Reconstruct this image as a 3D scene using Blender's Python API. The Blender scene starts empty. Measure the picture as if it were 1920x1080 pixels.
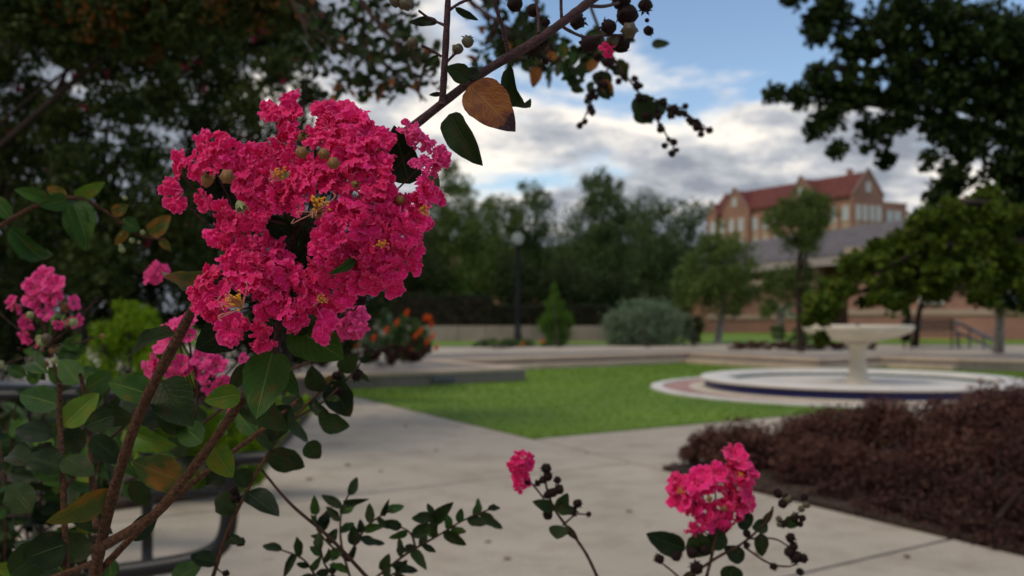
import bpy, math, random
import numpy as np
from mathutils import Vector, Matrix, noise

# ------------------------------------------------------------ camera, sky, sun, exposure
sc = bpy.context.scene
COL = sc.collection
F = 35.0 / 36.0 * 1920.0
CAMH = 1.30
PITCH = math.atan2(45.0, F)
camd = bpy.data.cameras.new('camera')
cam = bpy.data.objects.new('camera', camd)
COL.objects.link(cam)
sc.camera = cam
camd.lens = 35.0
camd.sensor_width = 36.0
camd.clip_start = 0.02
camd.clip_end = 3000.0
camd.dof.use_dof = True
camd.dof.focus_distance = 0.655
camd.dof.aperture_fstop = 9.2
cam.location = (0, 0, CAMH)
cam.rotation_euler = (math.radians(90) + PITCH, 0, 0)

SUN_EL, SUN_AZ = math.radians(52), math.radians(-125)     # azimuth from +Y towards +X
world = bpy.data.worlds.new("World")
sc.world = world
world.use_nodes = True
def build_world():
    nt = world.node_tree
    N, L = nt.nodes, nt.links
    N.clear()
    out = N.new('ShaderNodeOutputWorld')
    sky = N.new('ShaderNodeTexSky')
    sky.sky_type = 'NISHITA'
    sky.sun_disc = False
    sky.sun_elevation = SUN_EL
    sky.sun_rotation = SUN_AZ
    sky.air_density = 1.0
    sky.dust_density = 0.15
    sky.ozone_density = 1.6
    bsky = N.new('ShaderNodeBackground')
    bsky.inputs[1].default_value = 0.14
    L.new(sky.outputs[0], bsky.inputs[0])
    tc = N.new('ShaderNodeTexCoord')
    sep = N.new('ShaderNodeSeparateXYZ')
    L.new(tc.outputs['Generated'], sep.inputs[0])
    def math_(op, a, b=None, clamp=False):
        m = N.new('ShaderNodeMath'); m.operation = op; m.use_clamp = clamp
        for i, v in enumerate((a, b)):
            if v is None: continue
            if isinstance(v, (int, float)): m.inputs[i].default_value = v
            else: L.new(v, m.inputs[i])
        return m.outputs[0]
    zz = math_('ADD', math_('MAXIMUM', sep.outputs[2], 0.0), 0.24)
    cx = math_('DIVIDE', sep.outputs[0], zz)
    cy = math_('DIVIDE', sep.outputs[1], zz)
    cmb = N.new('ShaderNodeCombineXYZ')
    L.new(cx, cmb.inputs[0]); L.new(cy, cmb.inputs[1])
    n1 = N.new('ShaderNodeTexNoise'); n1.inputs['Scale'].default_value = 1.5
    n1.inputs['Detail'].default_value = 10; n1.inputs['Roughness'].default_value = 0.58
    n1.inputs['Distortion'].default_value = 0.25
    mp = N.new('ShaderNodeMapping'); mp.inputs['Location'].default_value = (3.1, 1.7, 0.4)
    L.new(cmb.outputs[0], mp.inputs[0]); L.new(mp.outputs[0], n1.inputs['Vector'])
    # the cloud deck thins out towards the right of the place and overhead
    bias = math_('MULTIPLY', math_('SUBTRACT', math_('MINIMUM', sep.outputs[0], 0.30), 0.10), -0.42)
    br_ = N.new('ShaderNodeValToRGB'); br_.color_ramp.interpolation = 'B_SPLINE'
    ee = br_.color_ramp.elements
    ee[0].position = 0.0; ee[0].color = (.60,) * 3 + (1,)
    ee[1].position = 1.0; ee[1].color = (.58,) * 3 + (1,)
    for p_, v_ in ((.10, .60), (.17, .57), (.21, .46), (.27, .38), (.36, .40), (.6, .56)):
        q_ = ee.new(p_); q_.color = (v_, v_, v_, 1)
    L.new(sep.outputs[2], br_.inputs[0])
    bias2 = math_('SUBTRACT', br_.outputs[0], 0.5)
    cov = math_('ADD', math_('ADD', n1.outputs[0], bias), bias2)
    ramp = N.new('ShaderNodeValToRGB')
    ramp.color_ramp.elements[0].position = 0.40
    ramp.color_ramp.elements[1].position = 0.53
    ramp.color_ramp.interpolation = 'EASE'
    L.new(cov, ramp.inputs[0])
    n2 = N.new('ShaderNodeTexNoise'); n2.inputs['Scale'].default_value = 2.6
    n2.inputs['Detail'].default_value = 9; n2.inputs['Roughness'].default_value = 0.6
    mp2 = N.new('ShaderNodeMapping'); mp2.inputs['Location'].default_value = (7.3, 2.2, 5.0)
    L.new(cmb.outputs[0], mp2.inputs[0]); L.new(mp2.outputs[0], n2.inputs['Vector'])
    cr = N.new('ShaderNodeValToRGB')
    e = cr.color_ramp.elements
    e[0].position = 0.37; e[0].color = (0.31, 0.34, 0.395, 1)
    e[1].position = 0.58; e[1].color = (1.12, 1.04, 0.93, 1)
    m = e.new(0.47); m.color = (0.56, 0.575, 0.61, 1)
    L.new(math_('ADD', n2.outputs[0], math_('MULTIPLY', math_('SUBTRACT', 0.55, cov), 0.85)), cr.inputs[0])
    bcl = N.new('ShaderNodeBackground'); bcl.inputs[1].default_value = 1.0
    L.new(cr.outputs[0], bcl.inputs[0])
    mix = N.new('ShaderNodeMixShader')
    L.new(ramp.outputs[0], mix.inputs[0]); L.new(bsky.outputs[0], mix.inputs[1]); L.new(bcl.outputs[0], mix.inputs[2])
    L.new(mix.outputs[0], out.inputs[0])
    return sky, bsky
SKY, BSKY = build_world()

sund = bpy.data.lights.new('sun', 'SUN')
sund.energy = 1.5
sund.angle = math.radians(24)
sund.color = (1.0, 0.89, 0.76)
sun = bpy.data.objects.new('sun', sund)
COL.objects.link(sun)
_sd = Vector((math.sin(SUN_AZ) * math.cos(SUN_EL), math.cos(SUN_AZ) * math.cos(SUN_EL), math.sin(SUN_EL)))
sun.rotation_euler = _sd.to_track_quat('Z', 'Y').to_euler()

sc.view_settings.view_transform = 'Standard'
sc.view_settings.look = 'None'
sc.view_settings.gamma = 1.0
sc.view_settings.exposure = 0.0
sc.render.engine = 'CYCLES'
sc.cycles.use_denoising = True
sc.cycles.max_bounces = 7
sc.cycles.transparent_max_bounces = 12
sc.cycles.sample_clamp_indirect = 4.0

# ------------------------------------------------------------ helpers
RIGHT = Vector((1, 0, 0))
FWD = Vector((0, math.cos(PITCH), math.sin(PITCH)))
UP = Vector((0, -math.sin(PITCH), math.cos(PITCH)))
CAM = Vector((0, 0, CAMH))
def P(px, py, d):
    return CAM + d * (FWD + RIGHT * ((px - 960) / F) + UP * ((540 - py) / F))
def G(px, py, z=0.0):
    k = math.sin(PITCH) + math.cos(PITCH) * (540 - py) / F
    return P(px, py, (z - CAMH) / k)
rnd = random.Random(7)
nrg = np.random.RandomState(11)

def mesh_np(name, V, Fc, mat=None, smooth=False, uv=None):
    """V (n,3), Fc (m,k) all faces of k corners; uv per vertex (n,2)"""
    V = np.asarray(V, dtype=np.float32); Fc = np.asarray(Fc, dtype=np.int32)
    me = bpy.data.meshes.new(name)
    k = Fc.shape[1]; m = len(Fc)
    me.vertices.add(len(V)); me.vertices.foreach_set('co', V.ravel())
    me.loops.add(m * k); me.loops.foreach_set('vertex_index', Fc.ravel())
    me.polygons.add(m)
    me.polygons.foreach_set('loop_start', np.arange(0, m * k, k, dtype=np.int32))
    me.polygons.foreach_set('loop_total', np.full(m, k, dtype=np.int32))
    if smooth: me.polygons.foreach_set('use_smooth', np.ones(m, dtype=bool))
    me.update(calc_edges=True)
    if uv is not None:
        l = me.uv_layers.new(name='UVMap')
        l.data.foreach_set('uv', np.asarray(uv, dtype=np.float32)[Fc.ravel()].ravel())
    if mat: me.materials.append(mat)
    return me

class MB:
    """gathers shapes for ONE mesh object"""
    def __init__(s): s.v = []; s.f = []
    def add(s, vs, fs):
        o = len(s.v); s.v += [tuple(v) for v in vs]; s.f += [tuple(i + o for i in f) for f in fs]; return s
    def box(s, a, b):
        x0, y0, z0 = a; x1, y1, z1 = b
        return s.add([(x0,y0,z0),(x1,y0,z0),(x1,y1,z0),(x0,y1,z0),(x0,y0,z1),(x1,y0,z1),(x1,y1,z1),(x0,y1,z1)],
                     [(0,3,2,1),(4,5,6,7),(0,1,5,4),(1,2,6,5),(2,3,7,6),(3,0,4,7)])
    def hexa(s, c):  # eight corners, bottom four then top four
        return s.add(c, [(0,3,2,1),(4,5,6,7),(0,1,5,4),(1,2,6,5),(2,3,7,6),(3,0,4,7)])
    def prism(s, poly, z0, z1):
        n = len(poly)
        vs = [(p[0], p[1], z0) for p in poly] + [(p[0], p[1], z1) for p in poly]
        return s.add(vs, [tuple(range(n))[::-1], tuple(range(n, 2*n))] + [(i, (i+1) % n, n + (i+1) % n, n + i) for i in range(n)])
    def tube(s, pts, rad, k=8):
        pts = [Vector(p) for p in pts]; n = len(pts)
        if not hasattr(rad, '__len__'): rad = [rad] * n
        t0 = (pts[1] - pts[0]).normalized()
        ref = Vector((0, -1, 0.01)) if abs(t0.y) < 0.9 else Vector((1, 0, 0))
        vs = []
        for i, p in enumerate(pts):
            t = (pts[min(i+1, n-1)] - pts[max(i-1, 0)]).normalized()
            a = t.cross(ref).normalized(); b = t.cross(a).normalized()
            for j in range(k):
                w = 2 * math.pi * j / k
                vs.append(p + (a * math.cos(w) + b * math.sin(w)) * rad[i])
        fs = [(i*k + j, i*k + (j+1) % k, (i+1)*k + (j+1) % k, (i+1)*k + j) for i in range(n-1) for j in range(k)]
        fs += [tuple(range(k)), tuple(range((n-1)*k, n*k))[::-1]]
        return s.add(vs, fs)
    def lathe(s, prof, k=64, c=(0, 0, 0)):
        vs = []
        for r, z in prof:
            for j in range(k):
                w = 2 * math.pi * j / k
                vs.append((c[0] + r * math.cos(w), c[1] + r * math.sin(w), c[2] + z))
        n = len(prof)
        fs = [(i*k + j, i*k + (j+1) % k, (i+1)*k + (j+1) % k, (i+1)*k + j) for i in range(n-1) for j in range(k)]
        return s.add(vs, fs)
    def mesh(s, name, mat, origin=(0, 0, 0), smooth=False, bevel=0.0):
        me = bpy.data.meshes.new(name)
        o = Vector(origin)
        me.from_pydata([tuple(Vector(v) - o) for v in s.v], [], s.f)
        if smooth: me.polygons.foreach_set('use_smooth', [True] * len(me.polygons))
        me.update()
        if mat: me.materials.append(mat)
        return me

def root(name, label, cat, loc=(0, 0, 0), group=None):
    o = bpy.data.objects.new(name, None); COL.objects.link(o)
    o.empty_display_size = 0.05
    o.location = loc; o['label'] = label; o['category'] = cat
    if group: o['group'] = group
    return o
def obj(name, me, parent=None, loc=None, mat4=None, bevel=0.0):
    o = bpy.data.objects.new(name, me); COL.objects.link(o)
    if parent is not None: o.parent = parent
    if loc is not None: o.location = loc
    if mat4 is not None: o.matrix_basis = mat4
    if bevel:
        b = o.modifiers.new('bevel', 'BEVEL'); b.width = bevel; b.segments = 2; b.limit_method = 'ANGLE'
    return o
def part(name, mb, mat, parent, smooth=False, bevel=0.0, ploc=None):
    """mesh built in world coordinates, hung under a root (whose own location is taken off)"""
    o = ploc if ploc is not None else parent.location
    return obj(name, mb.mesh(name, mat, o, smooth), parent, bevel=bevel)
def struct(name, me, label=None):
    o = obj(name, me); o['kind'] = 'structure'
    return o
def tag(o, label, cat, group=None, kind=None):
    o['label'] = label; o['category'] = cat
    if group: o['group'] = group
    if kind: o['kind'] = kind
    return o
def spline(pts, n=6):
    pts = [Vector(p) for p in pts]
    if len(pts) < 3: return [pts[0].lerp(pts[-1], i / n) for i in range(n + 1)]
    out = []
    q = [2*pts[0] - pts[1]] + pts + [2*pts[-1] - pts[-2]]
    for i in range(1, len(q) - 2):
        a, b, c, d = q[i-1:i+3]
        for j in range(n):
            t = j / n
            out.append(0.5 * ((2*b) + (c - a)*t + (2*a - 5*b + 4*c - d)*t*t + (3*b - a - 3*c + d)*t**3))
    out.append(pts[-1])
    return out

# ------------------------------------------------------------ materials
def mat_new(name):
    m = bpy.data.materials.new(name); m.use_nodes = True
    nt = m.node_tree; nt.nodes.clear()
    return m, nt.nodes, nt.links
def simple(name, col, rough=0.7, var=0.25, scale=8.0, bump=0.0, bscale=None, metallic=0.0, col2=None, detail=5, spec=0.5, coat=0.0):
    m, N, L = mat_new(name)
    out = N.new('ShaderNodeOutputMaterial'); b = N.new('ShaderNodeBsdfPrincipled')
    b.inputs['Roughness'].default_value = rough; b.inputs['Metallic'].default_value = metallic
    b.inputs['Specular IOR Level'].default_value = spec
    tc = N.new('ShaderNodeTexCoord')
    n = N.new('ShaderNodeTexNoise'); n.inputs['Scale'].default_value = scale; n.inputs['Detail'].default_value = detail
    n.inputs['Roughness'].default_value = 0.62
    L.new(tc.outputs['Object'], n.inputs['Vector'])
    r = N.new('ShaderNodeValToRGB')
    c2 = col2 or tuple(c * (1 + var) for c in col); c1 = col if col2 else tuple(c * (1 - var) for c in col)
    r.color_ramp.elements[0].position = 0.34; r.color_ramp.elements[0].color = (*c1, 1)
    r.color_ramp.elements[1].position = 0.66; r.color_ramp.elements[1].color = (*c2, 1)
    L.new(n.outputs[0], r.inputs[0]); L.new(r.outputs[0], b.inputs['Base Color'])
    if bump:
        n2 = N.new('ShaderNodeTexNoise'); n2.inputs['Scale'].default_value = bscale or scale * 4; n2.inputs['Detail'].default_value = 6
        L.new(tc.outputs['Object'], n2.inputs['Vector'])
        bp = N.new('ShaderNodeBump'); bp.inputs['Strength'].default_value = bump; bp.inputs['Distance'].default_value = 0.01
        L.new(n2.outputs[0], bp.inputs['Height']); L.new(bp.outputs[0], b.inputs['Normal'])
    L.new(b.outputs[0], out.inputs[0])
    return m
def leafy(name, cols, rough=0.55, trans=0.3, island=True, nscale=1.2):
    """foliage made of many small leaves: each leaf has its own tone"""
    m, N, L = mat_new(name)
    out = N.new('ShaderNodeOutputMaterial'); b = N.new('ShaderNodeBsdfPrincipled')
    b.inputs['Roughness'].default_value = rough
    b.inputs['Specular IOR Level'].default_value = 0.15
    g = N.new('ShaderNodeNewGeometry')
    r = N.new('ShaderNodeValToRGB'); el = r.color_ramp.elements
    el[0].position = 0; el[0].color = (*cols[0], 1); el[1].position = 1; el[1].color = (*cols[-1], 1)
    for i, c in enumerate(cols[1:-1]):
        e = el.new((i + 1) / (len(cols) - 1)); e.color = (*c, 1)
    L.new(g.outputs['Random Per Island'], r.inputs[0])
    tr = N.new('ShaderNodeBsdfTranslucent')
    mx = N.new('ShaderNodeMixShader'); mx.inputs[0].default_value = trans
    L.new(r.outputs[0], b.inputs['Base Color']); L.new(r.outputs[0], tr.inputs[0])
    L.new(b.outputs[0], mx.inputs[1]); L.new(tr.outputs[0], mx.inputs[2]); L.new(mx.outputs[0], out.inputs[0])
    return m
def leaf_near(name, dark, light, vein, spot=None, rough=0.40, trans=0.20, spotpos=0.6, tipdark=False):
    """single large leaf: uv.x runs base to tip, uv.y across"""
    m, N, L = mat_new(name)
    out = N.new('ShaderNodeOutputMaterial'); b = N.new('ShaderNodeBsdfPrincipled')
    b.inputs['Roughness'].default_value = rough
    b.inputs['Specular IOR Level'].default_value = 0.13
    uv = N.new('ShaderNodeUVMap'); sep = N.new('ShaderNodeSeparateXYZ'); L.new(uv.outputs[0], sep.inputs[0])
    oi = N.new('ShaderNodeObjectInfo'); tc = N.new('ShaderNodeTexCoord')
    def M(op, a, b_=None, clamp=False):
        k = N.new('ShaderNodeMath'); k.operation = op; k.use_clamp = clamp
        for i, v in enumerate((a, b_)):
            if v is None: continue
            if isinstance(v, (int, float)): k.inputs[i].default_value = v
            else: L.new(v, k.inputs[i])
        return k.outputs[0]
    add = N.new('ShaderNodeVectorMath'); add.operation = 'ADD'
    cmb = N.new('ShaderNodeCombineXYZ'); L.new(M('MULTIPLY', oi.outputs['Random'], 37.0), cmb.inputs[2])
    L.new(tc.outputs['Object'], add.inputs[0]); L.new(cmb.outputs[0], add.inputs[1])
    n = N.new('ShaderNodeTexNoise'); n.inputs['Scale'].default_value = 3.0; n.inputs['Detail'].default_value = 6
    L.new(add.outputs[0], n.inputs['Vector'])
    fac = M('ADD', M('MULTIPLY', M('SUBTRACT', n.outputs[0], 0.5), 1.6), oi.outputs['Random'], True)
    mixc = N.new('ShaderNodeMixRGB'); L.new(fac, mixc.inputs[0])
    mixc.inputs[1].default_value = (*dark, 1); mixc.inputs[2].default_value = (*light, 1)
    col = mixc.outputs[0]
    if spot:
        n3 = N.new('ShaderNodeTexNoise'); n3.inputs['Scale'].default_value = 2.2; n3.inputs['Detail'].default_value = 8
        L.new(add.outputs[0], n3.inputs['Vector'])
        rr = N.new('ShaderNodeValToRGB'); rr.color_ramp.elements[0].position = spotpos - 0.1; rr.color_ramp.elements[1].position = spotpos + 0.06
        L.new(n3.outputs[0], rr.inputs[0])
        m2 = N.new('ShaderNodeMixRGB'); L.new(rr.outputs[0], m2.inputs[0]); L.new(col, m2.inputs[1]); m2.inputs[2].default_value = (*spot, 1)
        col = m2.outputs[0]
    ay = M('ABSOLUTE', M('SUBTRACT', sep.outputs[1], 0.5))
    mid = M('SUBTRACT', 1.0, M('MULTIPLY', ay, 34.0), True)
    # side veins run out and forwards from the midrib
    ph = M('MULTIPLY', M('SUBTRACT', sep.outputs[0], M('MULTIPLY', ay, 0.75)), 7.5)
    sv = M('ABSOLUTE', M('SUBTRACT', M('FRACT', ph), 0.5))
    side = M('MULTIPLY', M('SUBTRACT', 1.0, M('MULTIPLY', sv, 11.0), True), 0.30)
    vf = M('MAXIMUM', M('MULTIPLY', mid, 0.8), M('MULTIPLY', side, M('MULTIPLY', n.outputs[0], 1.1)))
    m3 = N.new('ShaderNodeMixRGB'); L.new(vf, m3.inputs[0]); L.new(col, m3.inputs[1]); m3.inputs[2].default_value = (*vein, 1)
    col = m3.outputs[0]
    if tipdark:
        t = M('ADD', sep.outputs[0], M('MULTIPLY', M('SUBTRACT', n.outputs[0], 0.5), 0.25))
        rr = N.new('ShaderNodeValToRGB'); rr.color_ramp.elements[0].position = 0.80; rr.color_ramp.elements[1].position = 0.84
        L.new(t, rr.inputs[0])
        m4 = N.new('ShaderNodeMixRGB'); L.new(rr.outputs[0], m4.inputs[0]); L.new(col, m4.inputs[1]); m4.inputs[2].default_value = (0.03, 0.015, 0.018, 1)
        col = m4.outputs[0]
    bp = N.new('ShaderNodeBump'); bp.inputs['Strength'].default_value = 0.5; bp.inputs['Distance'].default_value = 0.002
    n4 = N.new('ShaderNodeTexNoise'); n4.inputs['Scale'].default_value = 22; L.new(tc.outputs['Object'], n4.inputs['Vector'])
    L.new(M('SUBTRACT', M('MULTIPLY', n4.outputs[0], 0.5), vf), bp.inputs['Height']); L.new(bp.outputs[0], b.inputs['Normal'])
    L.new(col, b.inputs['Base Color'])
    tr = N.new('ShaderNodeBsdfTranslucent'); L.new(col, tr.inputs[0])
    mx = N.new('ShaderNodeMixShader'); mx.inputs[0].default_value = trans
    L.new(b.outputs[0], mx.inputs[1]); L.new(tr.outputs[0], mx.inputs[2]); L.new(mx.outputs[0], out.inputs[0])
    return m
def petal_mat(name, deep, mid, pale, trans=0.30):
    m, N, L = mat_new(name)
    out = N.new('ShaderNodeOutputMaterial'); b = N.new('ShaderNodeBsdfPrincipled')
    b.inputs['Roughness'].default_value = 0.6; b.inputs['Specular IOR Level'].default_value = 0.25
    b.inputs['Sheen Weight'].default_value = 0.15
    uv = N.new('ShaderNodeUVMap'); sep = N.new('ShaderNodeSeparateXYZ'); L.new(uv.outputs[0], sep.inputs[0])
    oi = N.new('ShaderNodeObjectInfo'); tc = N.new('ShaderNodeTexCoord')
    n = N.new('ShaderNodeTexNoise'); n.inputs['Scale'].default_value = 5.0; n.inputs['Detail'].default_value = 5
    L.new(tc.outputs['Object'], n.inputs['Vector'])
    a = N.new('ShaderNodeMath'); a.operation = 'MULTIPLY_ADD'; L.new(oi.outputs['Random'], a.inputs[0]); a.inputs[1].default_value = 0.45
    L.new(n.outputs[0], a.inputs[2])
    r = N.new('ShaderNodeValToRGB'); r.color_ramp.elements[0].position = 0.42; r.color_ramp.elements[1].position = 1.0
    r.color_ramp.elements[0].color = (*deep, 1); r.color_ramp.elements[1].color = (*mid, 1)
    L.new(a.outputs[0], r.inputs[0])
    # the frilled rim and the claw of a petal are paler
    r2 = N.new('ShaderNodeValToRGB'); e = r2.color_ramp.elements
    e[0].position = 0.0; e[0].color = (1, 1, 1, 1); e[1].position = 1.0; e[1].color = (0.7, 0.7, 0.7, 1)
    k = e.new(0.3); k.color = (0, 0, 0, 1); k = e.new(0.80); k.color = (0, 0, 0, 1)
    L.new(sep.outputs[0], r2.inputs[0])
    mx0 = N.new('ShaderNodeMixRGB'); L.new(r2.outputs[0], mx0.inputs[0]); L.new(r.outputs[0], mx0.inputs[1]); mx0.inputs[2].default_value = (*pale, 1)
    L.new(mx0.outputs[0], b.inputs['Base Color'])
    tr = N.new('ShaderNodeBsdfTranslucent'); L.new(mx0.outputs[0], tr.inputs[0])
    mx = N.new('ShaderNodeMixShader'); mx.inputs[0].default_value = trans
    L.new(b.outputs[0], mx.inputs[1]); L.new(tr.outputs[0], mx.inputs[2]); L.new(mx.outputs[0], out.inputs[0])
    return m
def water_mat():
    m, N, L = mat_new('water')
    out = N.new('ShaderNodeOutputMaterial'); g = N.new('ShaderNodeBsdfGlossy'); t = N.new('ShaderNodeBsdfTransparent')
    g.inputs['Roughness'].default_value = 0.04; t.inputs[0].default_value = (0.80, 0.90, 0.90, 1)
    fr = N.new('ShaderNodeFresnel'); fr.inputs[0].default_value = 1.33
    tc = N.new('ShaderNodeTexCoord'); n = N.new('ShaderNodeTexNoise'); n.inputs['Scale'].default_value = 5
    L.new(tc.outputs['Object'], n.inputs['Vector'])
    bp = N.new('ShaderNodeBump'); bp.inputs['Strength'].default_value = 0.25; bp.inputs['Distance'].default_value = 0.03
    L.new(n.outputs[0], bp.inputs['Height']); L.new(bp.outputs[0], g.inputs['Normal']); L.new(bp.outputs[0], fr.inputs['Normal'])
    mx = N.new('ShaderNodeMixShader'); L.new(fr.outputs[0], mx.inputs[0]); L.new(t.outputs[0], mx.inputs[1]); L.new(g.outputs[0], mx.inputs[2])
    L.new(mx.outputs[0], out.inputs[0]); return m
def glass_mat(name, tint, rough=0.08):
    m, N, L = mat_new(name)
    out = N.new('ShaderNodeOutputMaterial'); b = N.new('ShaderNodeBsdfPrincipled')
    b.inputs['Base Color'].default_value = (*tint, 1); b.inputs['Roughness'].default_value = rough
    b.inputs['Specular IOR Level'].default_value = 0.9
    L.new(b.outputs[0], out.inputs[0]); return m
def emit_mat(name, col, s):
    m, N, L = mat_new(name)
    out = N.new('ShaderNodeOutputMaterial'); e = N.new('ShaderNodeEmission')
    e.inputs[0].default_value = (*col, 1); e.inputs[1].default_value = s
    L.new(e.outputs[0], out.inputs[0]); return m
def globe_mat():
    m, N, L = mat_new('lamp_globe')
    out = N.new('ShaderNodeOutputMaterial'); g = N.new('ShaderNodeBsdfPrincipled'); t = N.new('ShaderNodeBsdfTransparent')
    g.inputs['Base Color'].default_value = (0.75, 0.78, 0.78, 1); g.inputs['Roughness'].default_value = 0.15
    mx = N.new('ShaderNodeMixShader'); mx.inputs[0].default_value = 0.25
    L.new(t.outputs[0], mx.inputs[1]); L.new(g.outputs[0], mx.inputs[2]); L.new(mx.outputs[0], out.inputs[0]); return m
def brick_mat(name, c1, c2, mortar, sc_=4.0):
    m, N, L = mat_new(name)
    out = N.new('ShaderNodeOutputMaterial'); b = N.new('ShaderNodeBsdfPrincipled'); b.inputs['Roughness'].default_value = 0.85
    tc = N.new('ShaderNodeTexCoord'); sep = N.new('ShaderNodeSeparateXYZ'); L.new(tc.outputs['Object'], sep.inputs[0])
    a = N.new('ShaderNodeMath'); a.operation = 'ADD'; L.new(sep.outputs[0], a.inputs[0]); L.new(sep.outputs[1], a.inputs[1])
    cmb = N.new('ShaderNodeCombineXYZ'); L.new(a.outputs[0], cmb.inputs[0]); L.new(sep.outputs[2], cmb.inputs[1])
    br = N.new('ShaderNodeTexBrick'); br.inputs['Scale'].default_value = sc_
    br.inputs['Color1'].default_value = (*c1, 1); br.inputs['Color2'].default_value = (*c2, 1); br.inputs['Mortar'].default_value = (*mortar, 1)
    br.inputs['Mortar Size'].default_value = 0.018
    L.new(cmb.outputs[0], br.inputs['Vector'])
    n = N.new('ShaderNodeTexNoise'); n.inputs['Scale'].default_value = 0.35; n.inputs['Detail'].default_value = 7
    L.new(tc.outputs['Object'], n.inputs['Vector'])
    mx = N.new('ShaderNodeMixRGB'); mx.blend_type = 'MULTIPLY'; mx.inputs[0].default_value = 0.6
    r = N.new('ShaderNodeValToRGB'); r.color_ramp.elements[0].position = .3; r.color_ramp.elements[0].color = (.55, .55, .55, 1)
    r.color_ramp.elements[1].position = .7; r.color_ramp.elements[1].color = (1.25, 1.2, 1.15, 1)
    L.new(n.outputs[0], r.inputs[0]); L.new(br.outputs[0], mx.inputs[1]); L.new(r.outputs[0], mx.inputs[2])
    L.new(mx.outputs[0], b.inputs['Base Color']); L.new(b.outputs[0], out.inputs[0]); return m
def concrete_mat(name, c, stain=0.6, warm=(0.9, 0.85, 0.78)):
    m, N, L = mat_new(name)
    out = N.new('ShaderNodeOutputMaterial'); b = N.new('ShaderNodeBsdfPrincipled'); b.inputs['Roughness'].default_value = 0.8
    b.inputs['Specular IOR Level'].default_value = 0.35
    tc = N.new('ShaderNodeTexCoord'); geo = N.new('ShaderNodeNewGeometry'); oi = N.new('ShaderNodeObjectInfo')
    def noise_(s, d, r=0.6):
        n = N.new('ShaderNodeTexNoise'); n.inputs['Scale'].default_value = s; n.inputs['Detail'].default_value = d
        n.inputs['Roughness'].default_value = r; L.new(geo.outputs['Position'], n.inputs['Vector']); return n.outputs[0]
    def ramp(v, p0, c0, p1, c1):
        r = N.new('ShaderNodeValToRGB'); r.color_ramp.elements[0].position = p0; r.color_ramp.elements[0].color = (*c0, 1)
        r.color_ramp.elements[1].position = p1; r.color_ramp.elements[1].color = (*c1, 1); L.new(v, r.inputs[0]); return r.outputs[0]
    def mul(a, bb, f=1.0):
        x = N.new('ShaderNodeMixRGB'); x.blend_type = 'MULTIPLY'; x.inputs[0].default_value = f
        L.new(a, x.inputs[1]); L.new(bb, x.inputs[2]); return x.outputs[0]
    base = ramp(noise_(0.7, 8), 0.3, tuple(x * .82 for x in c), 0.7, tuple(x * 1.12 for x in c))
    st = ramp(noise_(2.2, 10, .7), 0.33, tuple(1 - stain * (1 - w * .72) for w in warm), 0.52, (1, 1, 1))
    fine = ramp(noise_(60, 4), 0.3, (.86, .86, .86), 0.7, (1.1, 1.1, 1.1))
    dots = ramp(noise_(9, 2), 0.24, (.55, .5, .45), 0.30, (1, 1, 1))
    ob = ramp(oi.outputs['Random'], 0, (.93, .93, .93), 1, (1.05, 1.04, 1.02))
    col = mul(mul(mul(mul(base, st), fine), dots), ob)
    L.new(col, b.inputs['Base Color'])
    bp = N.new('ShaderNodeBump'); bp.inputs['Strength'].default_value = .35; bp.inputs['Distance'].default_value = .004
    L.new(noise_(90, 6), bp.inputs['Height']); L.new(bp.outputs[0], b.inputs['Normal'])
    L.new(b.outputs[0], out.inputs[0]); return m

M = {}
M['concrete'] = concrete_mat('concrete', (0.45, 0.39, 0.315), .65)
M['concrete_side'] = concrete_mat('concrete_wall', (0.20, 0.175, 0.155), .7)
M['coping'] = concrete_mat('coping_stone', (0.50, 0.39, 0.29), .4)
M['grass'] = simple('lawn_grass', (0.085, 0.165, 0.006), .8, scale=0.45, col2=(0.16, 0.26, 0.008), bump=.5, bscale=60)
M['blade'] = leafy('grass_blade', [(0.09, 0.19, 0.006), (0.13, 0.25, 0.008), (0.19, 0.27, 0.014)], .6, .3)
M['ground'] = simple('far_ground', (0.05, 0.075, 0.02), .9, scale=0.3, col2=(0.08, 0.085, 0.035))
M['soil'] = simple('mulch', (0.022, 0.013, 0.009), .95, scale=14, col2=(0.06, 0.032, 0.018), bump=1.0, bscale=40)
M['chip'] = leafy('bark_chip', [(0.02, 0.010, 0.006), (0.07, 0.03, 0.015), (0.14, 0.065, 0.025)], .9, .0)
M['cream'] = simple('cream_plaster', (0.62, 0.55, 0.43), .6, .08, 3.0, bump=.1)
M['cream_white'] = simple('pale_stone', (0.68, 0.64, 0.58), .55, .08, 3.0)
M['pavement'] = brick_mat('pink_paver', (0.36, 0.19, 0.17), (0.42, 0.25, 0.22), (0.35, 0.28, 0.25), 3.0)
M['bluetile'] = simple('blue_tile', (0.012, 0.014, 0.10), .35, .5, 9.0, spec=.4)
M['tealtile'] = simple('teal_tile', (0.05, 0.13, 0.16), .2, .3, 9.0, spec=.6)
M['poolfloor'] = simple('pool_floor', (0.62, 0.57, 0.50), .6, .1, 2.0)
M['water'] = water_mat()
M['black'] = simple('black_metal', (0.006, 0.006, 0.007), .42, .2, 20, spec=.35)
M['bark'] = simple('stem_bark', (0.045, 0.018, 0.009), .8, spec=.25, scale=300, col2=(0.17, 0.075, 0.034), bump=.8, bscale=700)
M['bark_red'] = simple('shoot_bark', (0.028, 0.010, 0.011), .65, spec=.3, scale=200, col2=(0.085, 0.032, 0.032), bump=.5, bscale=600)
M['twig'] = simple('twig_bark', (0.022, 0.010, 0.007), .75, spec=.2, scale=150, col2=(0.075, 0.034, 0.020))
M['trunk'] = simple('tree_bark', (0.020, 0.014, 0.010), .95, spec=.2, scale=6, col2=(0.05, 0.036, 0.027), bump=1, bscale=30)
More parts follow.
